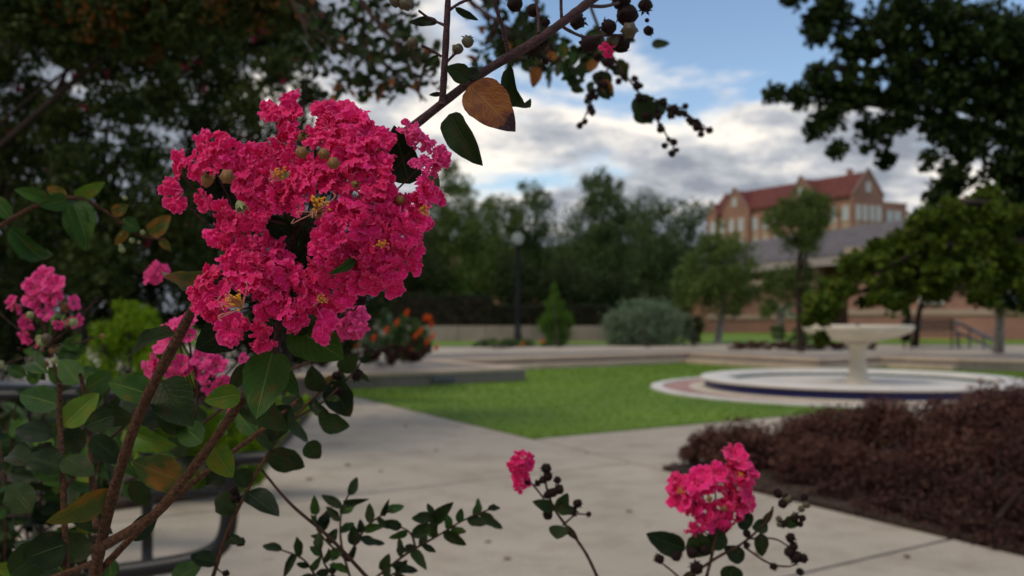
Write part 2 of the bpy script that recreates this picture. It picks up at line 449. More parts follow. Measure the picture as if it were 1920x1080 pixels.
M['palebark'] = simple('pale_bark', (0.16, 0.15, 0.13), .9, scale=6, col2=(0.30, 0.28, 0.25))
M['leaf_dark'] = leaf_near('leaf_dark', (0.007, 0.016, 0.005), (0.026, 0.045, 0.009), (0.045, 0.07, 0.018), spot=(0.045, 0.03, 0.010), spotpos=.68)
M['leaf_green'] = leaf_near('leaf_green', (0.016, 0.050, 0.010), (0.040, 0.095, 0.012), (0.16, 0.22, 0.05), spot=(0.10, 0.08, 0.012), spotpos=.68)
M['leaf_lime'] = leaf_near('leaf_lime', (0.05, 0.13, 0.012), (0.11, 0.18, 0.015), (0.26, 0.28, 0.06), spot=(0.16, 0.15, 0.01))
M['leaf_olive'] = leaf_near('leaf_olive', (0.05, 0.075, 0.012), (0.13, 0.12, 0.015), (0.20, 0.19, 0.05), spot=(0.22, 0.09, 0.015), spotpos=.55)
M['leaf_orange'] = leaf_near('leaf_orange', (0.20, 0.065, 0.014), (0.31, 0.13, 0.025), (0.36, 0.20, 0.06), spot=(0.12, 0.035, 0.02), spotpos=.58, tipdark=True)
M['petal'] = petal_mat('petal', (0.68, 0.001, 0.085), (0.98, 0.018, 0.24), (0.95, 0.11, 0.35))
M['petal_pale'] = petal_mat('petal_pale', (0.70, 0.015, 0.17), (0.90, 0.06, 0.30), (0.90, 0.18, 0.42))
M['stamen'] = simple('stamen_filament', (0.55, 0.20, 0.14), .6, .2, 100)
M['gold'] = simple('stamen_gold', (0.45, 0.22, 0.05), .6, .3, 300)
M['anther'] = simple('anther', (0.75, 0.33, 0.012), .6, .2, 300)
M['bud'] = simple('green_bud', (0.13, 0.07, 0.018), .5, spec=.25, scale=2.0, col2=(0.27, 0.12, 0.04))
M['bud_green'] = simple('pale_green_bud', (0.16, 0.20, 0.06), .5, scale=2.0, col2=(0.26, 0.26, 0.10))
M['capsule'] = simple('seed_capsule', (0.006, 0.0035, 0.0035), .8, spec=.15, scale=3.0, col2=(0.026, 0.012, 0.009))
M['capsule_olive'] = simple('seed_capsule_olive', (0.05, 0.045, 0.018), .6, scale=3.0, col2=(0.10, 0.07, 0.035))
M['brick'] = brick_mat('red_brick', (0.29, 0.125, 0.085), (0.36, 0.175, 0.12), (0.34, 0.25, 0.20), 4.0)
M['brick_dark'] = brick_mat('dark_brick', (0.20, 0.075, 0.05), (0.26, 0.105, 0.07), (0.25, 0.19, 0.16), 4.0)
M['rooftile'] = simple('clay_roof', (0.105, 0.022, 0.017), .85, scale=1.2, col2=(0.16, 0.036, 0.028))
M['shingle'] = simple('grey_shingle', (0.085, 0.075, 0.080), .85, scale=1.5, col2=(0.14, 0.125, 0.13))
M['dark_roof'] = simple('dark_shingle', (0.018, 0.014, 0.016), .8, scale=1.5, col2=(0.035, 0.028, 0.03))
M['limestone'] = simple('limestone', (0.42, 0.30, 0.22), .8, .1, 1.0)
M['gcop'] = simple('weathered_stone', (0.22, 0.15, 0.12), .8, .1, 1.0)
M['white'] = simple('white_paint', (0.70, 0.69, 0.66), .5, .06, 2.0)
M['fascia'] = simple('fascia_paint', (0.42, 0.36, 0.32), .6, .06, 2.0)
M['pane'] = glass_mat('window_pane', (0.45, 0.50, 0.52))
M['pane_dark'] = glass_mat('dark_pane', (0.06, 0.07, 0.09))
M['tanwall'] = concrete_mat('tan_block', (0.30, 0.24, 0.20), .5)
M['globe'] = globe_mat()
M['lit'] = emit_mat('lit_lamp', (1.0, 0.86, 0.62), 9.0)
M['steel'] = simple('painted_rail', (0.08, 0.09, 0.11), .4, .2, 5)
FOL = {
 'left': leafy('myrtle_foliage', [(0.025, 0.045, 0.010), (0.045, 0.072, 0.014), (0.070, 0.085, 0.015), (0.030, 0.052, 0.018)], .6, .2),
 'leftrust': leafy('turning_foliage', [(0.030, 0.050, 0.012), (0.10, 0.05, 0.010), (0.16, 0.055, 0.008), (0.03, 0.04, 0.01)], .6, .3),
 'deep': leafy('dark_foliage', [(0.018, 0.028, 0.010), (0.034, 0.050, 0.014), (0.055, 0.075, 0.02)], .6, .2),  # dark green leaves of the background trees and screen shrubs
 'bright': leafy('lime_foliage', [(0.10, 0.20, 0.010), (0.20, 0.34, 0.014), (0.28, 0.40, 0.02), (0.12, 0.24, 0.012)], .6, .5),
 'mid': leafy('tree_foliage', [(0.055, 0.090, 0.020), (0.105, 0.155, 0.035), (0.16, 0.21, 0.05)], .6, .25),
 'pine': leafy('pine_foliage', [(0.042, 0.075, 0.025), (0.078, 0.120, 0.040), (0.12, 0.165, 0.055)], .6, .2),
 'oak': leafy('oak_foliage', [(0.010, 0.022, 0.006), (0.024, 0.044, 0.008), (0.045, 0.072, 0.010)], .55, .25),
 'oak_pale': leafy('oak_low_foliage', [(0.035, 0.065, 0.007), (0.070, 0.120, 0.009), (0.13, 0.18, 0.014), (0.06, 0.06, 0.01)], .55, .35),  # paler yellow green leaves: the low bough and a small olive tree
 'silver': leafy('silver_foliage', [(0.13, 0.19, 0.12), (0.21, 0.28, 0.18), (0.13, 0.20, 0.08)], .6, .25),
 'lily': leafy('bed_foliage', [(0.05, 0.10, 0.03), (0.08, 0.15, 0.04), (0.12, 0.17, 0.07)], .6, .3),
 'hedge': leafy('hedge_foliage', [(0.012, 0.018, 0.007), (0.022, 0.032, 0.012), (0.03, 0.04, 0.014)], .6, .2),
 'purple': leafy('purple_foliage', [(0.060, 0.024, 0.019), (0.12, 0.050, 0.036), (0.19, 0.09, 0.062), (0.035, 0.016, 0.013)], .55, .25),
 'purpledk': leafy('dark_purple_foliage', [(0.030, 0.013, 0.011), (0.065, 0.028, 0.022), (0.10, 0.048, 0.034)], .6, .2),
 'conifer': leafy('cypress_foliage', [(0.06, 0.13, 0.015), (0.10, 0.20, 0.02), (0.13, 0.23, 0.03)], .6, .35),
 'orange': leafy('orange_bloom', [(0.75, 0.10, 0.012), (0.80, 0.16, 0.02)], .6, .3),
 'pinkbloom': leafy('pink_bloom', [(0.16, 0.015, 0.035), (0.28, 0.03, 0.07)], .6, .3),
}

# ------------------------------------------------------------ the ground, walks and terrace
TZ = 0.25
def far_plane():
    mb = MB(); mb.add([(-900, -60, -0.03), (900, -60, -0.03), (900, 1500, -0.03), (-900, 1500, -0.03)], [(0, 1, 2, 3)])
    return mb.mesh('ground', M['ground'])
struct('ground', far_plane())
C0 = G(1000, 823)
uD = (G(1530, 775) - C0); uD.z = 0; uD.normalize()
vD = (C0 - G(1240, 880)); vD.z = 0; vD.normalize()
def ST(s, t, z=0.0):
    p = C0 + uD * s + vD * t; return Vector((p.x, p.y, z))
# concrete walks: slabs with open joints over a sunken base
base = MB().add([ST(-14, -12, -0.014), ST(2.0, -12, -0.014), ST(2.0, 12, -0.014), ST(-14, 12, -0.014)], [(0, 1, 2, 3)])
base2 = MB().add([ST(0, -2.9, -0.012), ST(22, -2.9, -0.012), ST(22, 0.2, -0.012), ST(0, 0.2, -0.012)], [(0, 1, 2, 3)])
walk = struct('walkway', base.mesh('walkway', M['soil']))
part('joint_bed', base2, M['soil'], walk, ploc=(0, 0, 0))
g = 0.017
Sd = G(1240, 880); t_mid = (G(1140, 872) - C0); 
def tcoord(p):
    d = Vector((p.x - C0.x, p.y - C0.y)); det = uD.x * vD.y - uD.y * vD.x
    return (d.x * vD.y - d.y * vD.x) / det, (uD.x * d.y - uD.y * d.x) / det
tj1 = tcoord(G(1140, 872))[1]; tj2 = tcoord(G(1510, 1073))[1]
sB, tB = tcoord(Sd)
rows = [(-11.5, tj2), (tj2, tj1), (tj1, 9.8)]
for (a, b) in rows:
    for (s0, s1) in ((-13, -5.2), (-5.2, 0.0)):
        mb = MB().prism([ST(s0 + g, a + g), ST(s1 - g, a + g), ST(s1 - g, b - g), ST(s0 + g, b - g)], -0.10, 0.0)
        part('slab', mb, M['concrete'], walk, bevel=0.004, ploc=(0, 0, 0))
for k in range(6):
    mb = MB().prism([ST(k*3.4 + g, tB + g), ST(k*3.4 + 3.4 - g, tB + g), ST(k*3.4 + 3.4 - g, -g), ST(k*3.4 + g, -g)], -0.10, 0.0)
    part('slab', mb, M['concrete'], walk, bevel=0.004, ploc=(0, 0, 0))
# lawn
lawn_poly = [ST(0, 0), ST(22, 0), (30, 32, 0), (-2, 34, 0), (-9, 24, 0), ST(0, 10.5)]
lp = [(p[0], p[1]) for p in lawn_poly]
mb = MB().prism(lp, -0.05, 0.012)
struct('lawn', mb.mesh('lawn', M['grass']))
def in_poly(x, y, poly):
    n = len(poly); c = np.zeros(len(x), bool); j = n - 1
    for i in range(n):
        xi, yi = poly[i]; xj, yj = poly[j]
        k = ((yi > y) != (yj > y)) & (x < (xj - xi) * (y - yi) / (yj - yi + 1e-12) + xi)
        c ^= k; j = i
    return c
def blades(name, poly, n, h, mat, ybias=1.0, z0=0.01, w=0.004, excl=None, lay=0.5):
    xs = np.array([p[0] for p in poly]); ys = np.array([p[1] for p in poly])
    x = nrg.uniform(xs.min(), xs.max(), n * 3); y = ys.min() + (ys.max() - ys.min()) * nrg.uniform(0, 1, n * 3) ** ybias
    k = in_poly(x, y, poly)
    if excl: k &= ~excl(x, y)
    x = x[k][:n]; y = y[k][:n]; m = len(x)
    a = nrg.uniform(0, 2*np.pi, m); hh = h * nrg.uniform(.5, 1.2, m); la = nrg.normal(0, lay, (m, 2)) * hh[:, None]
    V = np.zeros((m, 3, 3)); ww = w * (1 + (y - ys.min()) * .12)
    V[:, 0] = np.c_[x - np.cos(a)*ww, y - np.sin(a)*ww, np.full(m, z0)]
    V[:, 1] = np.c_[x + np.cos(a)*ww, y + np.sin(a)*ww, np.full(m, z0)]
    V[:, 2] = np.c_[x + la[:, 0], y + la[:, 1], z0 + hh]
    return mesh_np(name, V.reshape(-1, 3), np.arange(m*3).reshape(-1, 3), mat)
FC = Vector((5.76, 16.6, 0))
R_RING = 3.42
lpe = [((p[0]-0)*1.003 - .04, p[1] - .06) for p in lp]
gl = obj('grass', blades('grass', lpe, 150000, 0.030, M['blade'], 1.5, excl=lambda x, y: (x - FC.x)**2 + (y - FC.y)**2 < (R_RING + .05)**2))
tag(gl, 'short mown green grass of the sunken lawn round the fountain', 'grass', kind='stuff')

# raised terrace behind the lawn, with a lower tread along its far side
te = [G(-900, 740, TZ), G(560, 707, TZ), G(985, 690, TZ), G(830, 675.5, TZ), G(1100, 668, TZ), G(1290, 662, TZ), G(1537, 674, TZ), G(1650, 669, TZ), G(1800, 674, TZ), G(2500, 690, TZ)]
poly = [(p.x, p.y) for p in te]
bigpoly = poly + [(260, 40), (260, 420), (-260, 420), (-260, 20)]
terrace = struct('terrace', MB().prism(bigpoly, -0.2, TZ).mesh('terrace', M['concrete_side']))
def offset(poly, d):
    out = []
    for i, p in enumerate(poly):
        a = Vector(poly[max(i-1, 0)]); b = Vector(poly[min(i+1, len(poly)-1)]); t = (b - a).normalized()
        nn = Vector((-t.y, t.x))
        out.append(Vector(p) + nn * d)
    return out
cop_o = offset(poly, -0.02); cop_i = offset(poly, 0.55)
for i in range(len(poly) - 1):
    a, b, c, d = cop_o[i], cop_o[i+1], cop_i[i+1], cop_i[i]
    L_ = (b - a).length; n = max(1, int(L_ / 2.4))
    if i in (0, len(poly) - 2): n = max(1, int(L_ / 6))
    for k in range(n):
        f0, f1 = k / n + .002, (k + 1) / n - .002
        q = [a.lerp(b, f0), a.lerp(b, f1), d.lerp(c, f1), d.lerp(c, f0)]
        part('coping_stone', MB().prism(q, TZ - .05, TZ + .012), M['coping'], terrace, bevel=.006, ploc=(0, 0, 0))
tr_o = offset(poly[3:9], -0.42)
tp = [tuple(p) for p in tr_o] + [tuple(p) for p in reversed(poly[3:9])]
part('step', MB().prism(tp, -0.1, 0.12), M['coping'], terrace, ploc=(0, 0, 0))
# terrace walk (pale concrete) and the grass and soil behind it
tw = [(p.x, p.y) for p in (G(-900, 716, TZ), G(640, 684, TZ), G(820, 664, TZ), G(1290, 657, TZ), G(1530, 666, TZ), G(1700, 663, TZ), G(2500, 675, TZ))]
tw2 = [(p.x, p.y) for p in (G(2500, 648, TZ), G(1800, 648, TZ), G(1300, 646, TZ), G(1080, 650, TZ), G(850, 652, TZ), G(700, 646, TZ), G(-900, 650, TZ))]
struct('terrace_walk', MB().prism(tw + tw2, TZ - .05, TZ + .006).mesh('terrace_walk', M['concrete']))
gz = [(p.x, p.y) for p in (G(-900, 650, TZ), G(850, 649, TZ), G(1300, 645, TZ), G(1800, 646, TZ), G(2500, 647, TZ))] + [(200, 400), (-200, 400)]
struct('terrace_lawn', MB().prism(gz, TZ - .05, TZ + .010).mesh('terrace_lawn', M['grass']))
# wall light in the near wall face
wl = part('wall_light', MB().box((0, 0, 0), (0, 0, 0)), M['steel'], terrace, ploc=(0, 0, 0))
p0 = G(790, 718, 0.0); p1 = P(790, 712, (p0 - CAM).dot(FWD))
_a, _b = Vector(te[1]), Vector(te[2]); _t = (_b - _a).normalized()
_pw = _a + _t * ((p0 - _a).dot(_t)); _n = Vector((_t.y, -_t.x, 0))
if _n.y > 0: _n = -_n
q = [_pw - _t*.22 + _n*.0, _pw + _t*.22 + _n*.0, _pw + _t*.22 + _n*.05, _pw - _t*.22 + _n*.05]
_m = MB().prism([(v.x, v.y) for v in q], 0.06, 0.15)
bpy.data.objects.remove(wl)
part('wall_light', _m, M['steel'], terrace, ploc=(0, 0, 0), bevel=.01)

# planting beds on the ground
def bed(name, pts, z=0.004):
    return struct(name, MB().prism([(p[0], p[1]) for p in pts], -0.04, z).mesh(name, M['soil']))
bedR = [ST(sB + .01, tB - .01), ST(18, tB - .01), ST(18, -12), ST(sB + .01, -12)]
bed('planting_bed', bedR, 0.03)
lb = [G(610, 738), G(565, 800), G(455, 925), G(110, 972), G(-700, 1010)]
bedL = [(p.x, p.y) for p in lb] + [(-14, 12), (-9, 22)]
struct('planting_bed.001', MB().prism(bedL, -0.04, 0.05).mesh('planting_bed', M['soil']))
def litter(name, poly, n, z0, size, mat):
    xs = [p[0] for p in poly]; ys = [p[1] for p in poly]
    x = nrg.uniform(min(xs), max(xs), n * 4); y = nrg.uniform(min(ys), max(ys), n * 4)
    k = in_poly(x, y, [(p[0], p[1]) for p in poly]); x = x[k][:n]; y = y[k][:n]; m = len(x)
    c = np.c_[x, y, z0 + nrg.uniform(0, .02, m)]
    u = nrg.normal(0, 1, (m, 3)); u[:, 2] *= .35; u /= np.linalg.norm(u, axis=1)[:, None]
    w = nrg.normal(0, 1, (m, 3)); w[:, 2] *= .35; w -= u * (u*w).sum(1)[:, None]; w /= np.linalg.norm(w, axis=1)[:, None]
    s = size * nrg.uniform(.5, 1.3, (m, 1))
    V = np.stack([c - u*s, c - w*s*.4, c + u*s, c + w*s*.4], 1).reshape(-1, 3)
    return mesh_np(name, V, np.arange(m*4).reshape(-1, 4), mat)
near = [ST(sB, tB), ST(6, tB), ST(6, -9), ST(sB, -9)]
tag(obj('bark_mulch', litter('bark_mulch', near, 26000, 0.03, 0.016, M['chip'])), 'brown bark mulch and dead leaves under the purple hedge', 'mulch', kind='stuff')

# ------------------------------------------------------------ fallen leaves
_fm = leafy('dead_leaf', [(0.30, 0.14, 0.05), (0.16, 0.09, 0.04), (0.42, 0.22, 0.05)], .7, .1)
_r = random.Random(2)
def dead_leaf():
    V = [(-.028, 0, .004), (-.012, -.011, .010), (.010, -.013, .012), (.030, 0, .003), (.010, .013, .011), (-.012, .011, .009), (0, 0, .002)]
    return mesh_np('fallen_leaf', V, [(i, (i+1) % 6, 6) for i in range(6)], _fm)
_dm = dead_leaf()
for (x, y, lb_) in ((651, 873, 'yellow dead leaf on the walk right of the round leaved shoot'), (915, 1017, 'orange dead leaf on the walk left of the bent capsule stem'), (713, 884, 'small dead leaf lying by the long joint in the walk'), (818, 845, 'small dead leaf on the walk just off the left lawn edge'), (580, 900, 'dead leaf on the walk close to the bench arm'),
                  (952, 1049, 'curled dead leaf at the foot of the bent capsule stem'), (1420, 1040, 'dead leaf on the walk near the black capsules of the low flower stem'), (1700, 1045, 'dead leaf beside the mulch edge at bottom right'), (760, 800, 'dead leaf farthest up the walk beside the lawn'), (1180, 960, 'dead leaf on the walk between the two pink flower stems'), (1100, 850, 'dead leaf on the walk strip before the lawn corner')):
    o = obj('fallen_leaf', _dm, None, loc=G(x, y, .001)); o.rotation_euler = (0, 0, _r.uniform(0, 6)); k_ = _r.uniform(.8, 1.4); o.scale = (k_, k_, k_)
    tag(o, lb_, 'leaf', 'dead leaves on the walk')
# ------------------------------------------------------------ fountain
fo = root('fountain', 'cream fountain with a wide bowl on a pedestal in a round tiled pool', 'fountain', FC)
K = 96
part('paving_ring', MB().lathe([(2.60, 0.0), (2.60, .022), (3.22, .022), (3.22, 0.0)], K, FC), M['pavement'], fo)
part('kerb_ring', MB().lathe([(3.22, 0.0), (3.22, .045), (3.25, .05), (R_RING-.03, .05), (R_RING, .045), (R_RING, 0.0)], K, FC), M['cream_white'], fo, smooth=False)
part('step', MB().lathe([(2.30, 0.0), (2.30, .045), (2.74, .045), (2.77, .038), (2.77, 0.0)], K, FC), M['cream'], fo)
part('pool_wall', MB().lathe([(2.50, .04), (2.50, .165)], K, FC), M['bluetile'], fo)
tile_me = MB().box((-.077, -.006, -.050), (.077, .006, .050)).mesh('tile', M['bluetile'])
for k in range(96):
    w = 2*math.pi*k/96
    obj('tile', tile_me, fo, mat4=Matrix.Translation((2.504*math.cos(w), 2.504*math.sin(w), .108)) @ Matrix.Rotation(w + math.pi/2, 4, 'Z'))
part('pool_rim', MB().lathe([(2.48, .165), (2.56, .167), (2.585, .178), (2.59, .20), (2.57, .218), (2.30, .222), (2.12, .218), (2.10, .205), (2.10, .16)], K, FC), M['cream_white'], fo, smooth=True)
part('pool_lining', MB().lathe([(2.11, .20), (2.11, .03)], K, FC), M['tealtile'], fo)
part('pool_floor', MB().lathe([(2.12, .115), (1.2, .12), (0.01, .125)], K, FC), M['poolfloor'], fo)

part('pedestal', MB().lathe([(.01, .10), (.27, .10), (.27, .14), (.24, .155), (.215, .16), (.195, .19), (.165, .23), (.145, .32), (.132, .45), (.125, .58), (.130, .67), (.160, .73), (.235, .78)], 32, FC), M['cream'], fo, smooth=True)
part('bowl', MB().lathe([(.15, .765), (.25, .80), (.42, .842), (.66, .895), (.80, .955), (.865, 1.0), (.885, 1.04), (.885, 1.072), (.875, 1.08), (.845, 1.08), (.82, 1.055), (.6, 1.03), (.3, 1.005), (.01, 1.0)], K, FC), M['cream'], fo, smooth=True)
part('bowl_water', MB().lathe([(.81, 1.06), (.01, 1.06)], K, FC), M['water'], fo)
part('spout', MB().lathe([(.04, 1.0), (.035, 1.09), (.02, 1.11), (.0, 1.11)], 16, FC), M['steel'], fo, smooth=True)

# ------------------------------------------------------------ foliage
def foliage(name, clumps, n, size, mat, seed=1, sub=14, subr=0.30, aspect=.55, origin=(0, 0, 0), flat=0.0, hollow=.35):
    """leaves gathered in many small bunches inside the clump ellipsoids"""
    r = np.random.RandomState(seed)
    cl = np.array([[*c[:3], *(c[3:] if len(c) == 6 else (c[3],)*3)] for c in clumps], dtype=float)
    vol = (cl[:, 3] * cl[:, 4] * cl[:, 5]) ** (2/3); vol /= vol.sum()
    pts = []
    for c, w in zip(cl, vol):
        m = max(8, int(n * w))
        d = r.normal(0, 1, (sub, 3)); d /= np.linalg.norm(d, axis=1)[:, None]
        rad = (hollow + (1 - hollow) * r.uniform(0, 1, (sub, 1)) ** .6)
        cen = d * rad * .85
        k = r.randint(0, sub, m)
        q = r.normal(0, 1, (m, 3)); q /= (np.linalg.norm(q, axis=1)[:, None] + 1e-6)
        q *= (r.uniform(0, 1, (m, 1)) ** .45) * subr * r.uniform(.6, 1.3, (sub, 1))[k]
        pts.append(c[:3] + (cen[k] + q) * c[3:6])
    p = np.concatenate(pts); m = len(p)
    u = r.normal(0, 1, (m, 3)); u[:, 2] -= .25; u /= np.linalg.norm(u, axis=1)[:, None]
    w = r.normal(0, 1, (m, 3)); w[:, 2] *= (1 - flat); w -= u * (u*w).sum(1)[:, None]; w /= np.linalg.norm(w, axis=1)[:, None]
    nn = np.cross(u, w)
    s = size * r.uniform(.55, 1.3, (m, 1)); h = s * .5
    V = np.stack([p - u*h, p - w*h*aspect + nn*h*.18, p + u*h, p + w*h*aspect + nn*h*.18], 1).reshape(-1, 3) - np.array(origin)
    i = np.arange(m)[:, None] * 4
    Fc = np.concatenate([i + [0, 1, 2], i + [0, 2, 3]], 1).reshape(-1, 3)
    return mesh_np(name, V, Fc, mat)
def tree(name, label, cat, basep, clumps, n, size, fmat, seed, trunk_r=.12, bark='trunk', group=None, limbs=5, crown='crown', extra=None, sub=14, subr=.30, ttop=None, aspect=.55, hollow=.35):
    b = Vector(basep); t = root(name, label, cat, b, group)
    r = random.Random(seed)
    cc = sum((Vector(c[:3]) for c in clumps), Vector()) / len(clumps)
    top = Vector(ttop) if ttop else Vector((cc.x, cc.y, cc.z))
    mid = b.lerp(top, .5) + Vector((r.uniform(-.1, .1), r.uniform(-.1, .1), 0)) * (top - b).length * .5
    pts = spline([b, mid, top], 6)
    part('trunk', MB().tube(pts, [trunk_r * (1 - .65 * i / (len(pts)-1)) for i in range(len(pts))], 8), M[bark], t, smooth=True)
    for k in range(min(limbs, len(clumps) * 3)):
        c = clumps[k % len(clumps)]
        s = pts[int(len(pts) * r.uniform(.45, .85))]
        e = Vector(c[:3]) + Vector((r.uniform(-.5, .5), r.uniform(-.5, .5), r.uniform(-.2, .5))) * c[3]
        q = spline([s, s.lerp(e, .5) + Vector((0, 0, .06 * (e - s).length)), e], 4)
        part('branch', MB().tube(q, [trunk_r * .45 * (1 - .75 * i / (len(q)-1)) for i in range(len(q))], 6), M[bark], t, smooth=True)
    o = obj(crown, foliage(crown, clumps, n, size, FOL[fmat], seed, sub, subr, aspect, b, hollow=hollow), t); o['kind'] = 'stuff'
    for (nm, cl, nn, sz, mt) in (extra or []):
        e = obj(nm, foliage(nm, cl, nn, sz, FOL[mt], seed + 77, 6, .5, .7, b), t); e['kind'] = 'stuff'
    return t
def cl(px, py, d, r, ry=None, rz=None, k=1.0):
    """a clump: centre found from where it shows, r in photograph pixels; a true size in metres results"""
    p = P(px, py, d); s = d / F
    return (p.x, p.y, p.z, r*s, (ry or r)*s*k if ry else r*s, (rz or r)*s)

# trees across the terrace
mid_specs = [
 # label, trunk px, d, clumps(px,py,r), n, size, mat
 ('tall loose grey green tree nearest the pink flower head, beyond the left hedge', 845, 44, [(840,335,32),(850,385,48),(820,440,52),(880,430,50),(850,500,60),(800,500,45)], 9500, .15, 'mid'),
 ('rounded broad tree behind the lamp post with a gap of sky at its side', 925, 50, [(905,395,36),(935,420,48),(930,480,60),(895,520,50),(975,520,45)], 9000, .16, 'mid'),
 ('slim tree with a spiky top just right of the lamp globe', 1005, 52, [(988,362,22),(1012,375,24),(1000,410,45),(1010,470,60),(1040,520,50)], 8500, .16, 'pine'),
 ('tallest pine of the row, with a forked spiky top', 1128, 46, [(1110,345,22),(1135,335,20),(1150,360,24),(1125,385,40),(1110,440,66),(1160,460,58),(1120,520,75)], 13500, .15, 'pine'),
 ('round topped pine right of the tallest pine', 1215, 54, [(1222,395,38),(1195,415,40),(1235,440,45),(1200,500,65),(1240,520,50)], 9500, .17, 'pine'),
 ('small domed pine standing left of the brick hall gables', 1298, 58, [(1296,402,32),(1285,440,34),(1310,500,50),(1280,540,50)], 7500, .18, 'pine'),
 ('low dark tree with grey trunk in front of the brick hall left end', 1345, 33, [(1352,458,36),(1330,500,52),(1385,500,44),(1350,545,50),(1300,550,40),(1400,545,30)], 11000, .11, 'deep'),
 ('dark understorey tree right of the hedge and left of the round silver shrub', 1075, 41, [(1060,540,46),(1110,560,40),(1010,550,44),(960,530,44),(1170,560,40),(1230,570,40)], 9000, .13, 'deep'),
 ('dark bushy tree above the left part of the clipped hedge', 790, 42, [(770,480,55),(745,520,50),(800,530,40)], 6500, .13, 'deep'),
]
for i, (lab, px, d, cls, n, sz, mt) in enumerate(mid_specs):
    bp_ = P(px, 600, d); bp_.z = TZ
    tree('tree', lab, 'tree', bp_, [cl(x, y, d + rnd.uniform(-.8, .8), r * 1.25) for x, y, r in cls] + [cl(px + rnd.uniform(-60, 60), rnd.uniform(455, 560), d + 2, 52) for _ in range(5 if i not in (6, 7) else 0)], int(n * (2.7 if i != 6 else 1.5)), sz * .95, mt if i != 6 else 'mid', 40 + i, .15 if i != 6 else .13,
         'palebark' if i == 6 else 'trunk', group='trees across the terrace', limbs=6, subr=.34, sub=30, hollow=.4)

# lollipop clipped tree and palm
bp_ = P(1502, 640, 26); bp_.z = TZ
tree('clipped_tree', 'upright tree with a ball crown over a lower tier, behind the fountain bowl', 'tree', bp_,
     [cl(1500, 398, 26, 54), cl(1462, 415, 26, 34), cl(1538, 402, 26, 34), cl(1505, 440, 26, 44), cl(1545, 375, 26, 14), cl(1492, 530, 26.5, 48), cl(1450, 530, 26, 32), cl(1525, 560, 26, 34), cl(1440, 580, 26, 24)],
     19000, .078, 'mid', 60, .10, ttop=P(1502, 420, 26), limbs=6, subr=.36, sub=26, hollow=.2)
def palm():
    b = P(1462, 630, 30); b.z = TZ
    t = root('palm', 'small pale fan palm below the ball crowned tree', 'palm', b)
    c = P(1462, 585, 30)
    part('trunk', MB().tube([b, c], [.09, .07], 8), M['palebark'], t, smooth=True)
    r = random.Random(4)
    for k in range(22):
        w = r.uniform(0, 6.28); el = r.uniform(-.3, 1.2); L_ = r.uniform(.45, .7)
        d = Vector((math.cos(w)*math.cos(el), math.sin(w)*math.cos(el), math.sin(el)))
        e = c + d * L_; sd = d.cross(Vector((0, 0, 1))).normalized() * .09
        mb = MB(); m_ = c.lerp(e, .55) + Vector((0, 0, .04)); e2 = e + Vector((0, 0, -.14))
        mb.add([c, m_ - sd, e2, m_ + sd], [(0, 1, 2), (0, 2, 3)])
        part('frond', mb, FOL['silver'], t)
palm()

# clipped hedges on the tan retaining wall
wa, wb = G(700, 640, TZ), G(1175, 640, TZ)
wdir = (wb - wa).normalized(); wn = Vector((-wdir.y, wdir.x, 0))
if wn.y < 0: wn = -wn
rw = root('retaining_wall', 'low tan block wall under the clipped dark hedges', 'wall', wa)
nb = 9
Lw = (wb - wa).length
for k in range(nb):
    a = wa + wdir * (Lw * k / nb + .008); b = wa + wdir * (Lw * (k + 1) / nb - .008)
    part('block', MB().prism([(p.x, p.y) for p in (a, b, b + wn*.35, a + wn*.35)], TZ - .05, .80), M['tanwall'], rw, bevel=.01)
part('fill', MB().prism([(p.x, p.y) for p in (wa + wn*.06, wb + wn*.06, wb + wn*3, wa + wn*3)], TZ - .05, .78), M['soil'], rw)
def hedge_box(label, x0, x1, ztop, seed, n):
    a = wa + wdir * (Lw * (x0 - 700) / 475); b = wa + wdir * (Lw * (x1 - 700) / 475)
    t = root('hedge', label, 'hedge', a, 'clipped hedges on the tan wall')
    o = .45; q = [(p.x, p.y) for p in (a + wn*o, b + wn*o, b + wn*(o+1.2), a + wn*(o+1.2))]
    part('core', MB().prism(q, .79, ztop - .05), M['soil'], t)
    r = np.random.RandomState(seed); L_ = (b - a).length
    face = r.randint(0, 10, n); s = r.uniform(0, L_, n); w = r.uniform(0, 1.2, n); h = r.uniform(.8, ztop, n)
    w[face < 6] = r.normal(0, .03, (face < 6).sum()); h[(face >= 6)] = ztop + r.normal(0, .025, (face >= 6).sum())
    p = np.array(a)[None] + np.array(wdir)[None]*s[:, None] + np.array(wn)[None]*(o + w)[:, None]; p[:, 2] = h
    u = r.normal(0, 1, (n, 3)); u /= np.linalg.norm(u, axis=1)[:, None]; v = r.normal(0, 1, (n, 3)); v -= u*(u*v).sum(1)[:, None]; v /= np.linalg.norm(v, axis=1)[:, None]
    V = np.stack([p - u*.05, p - v*.03, p + u*.05, p + v*.03], 1).reshape(-1, 3) - np.array(a)
    f = obj('foliage', mesh_np('foliage', V, np.arange(n*4).reshape(-1, 4), FOL['hedge']), t); f['kind'] = 'stuff'
hedge_box('taller dark clipped hedge on the tan wall, left of the lamp post', 705, 918, 1.88, 3, 6000)
hedge_box('lower dark clipped hedge on the tan wall behind the lamp post and the cypress', 921, 1172, 1.52, 5, 6000)

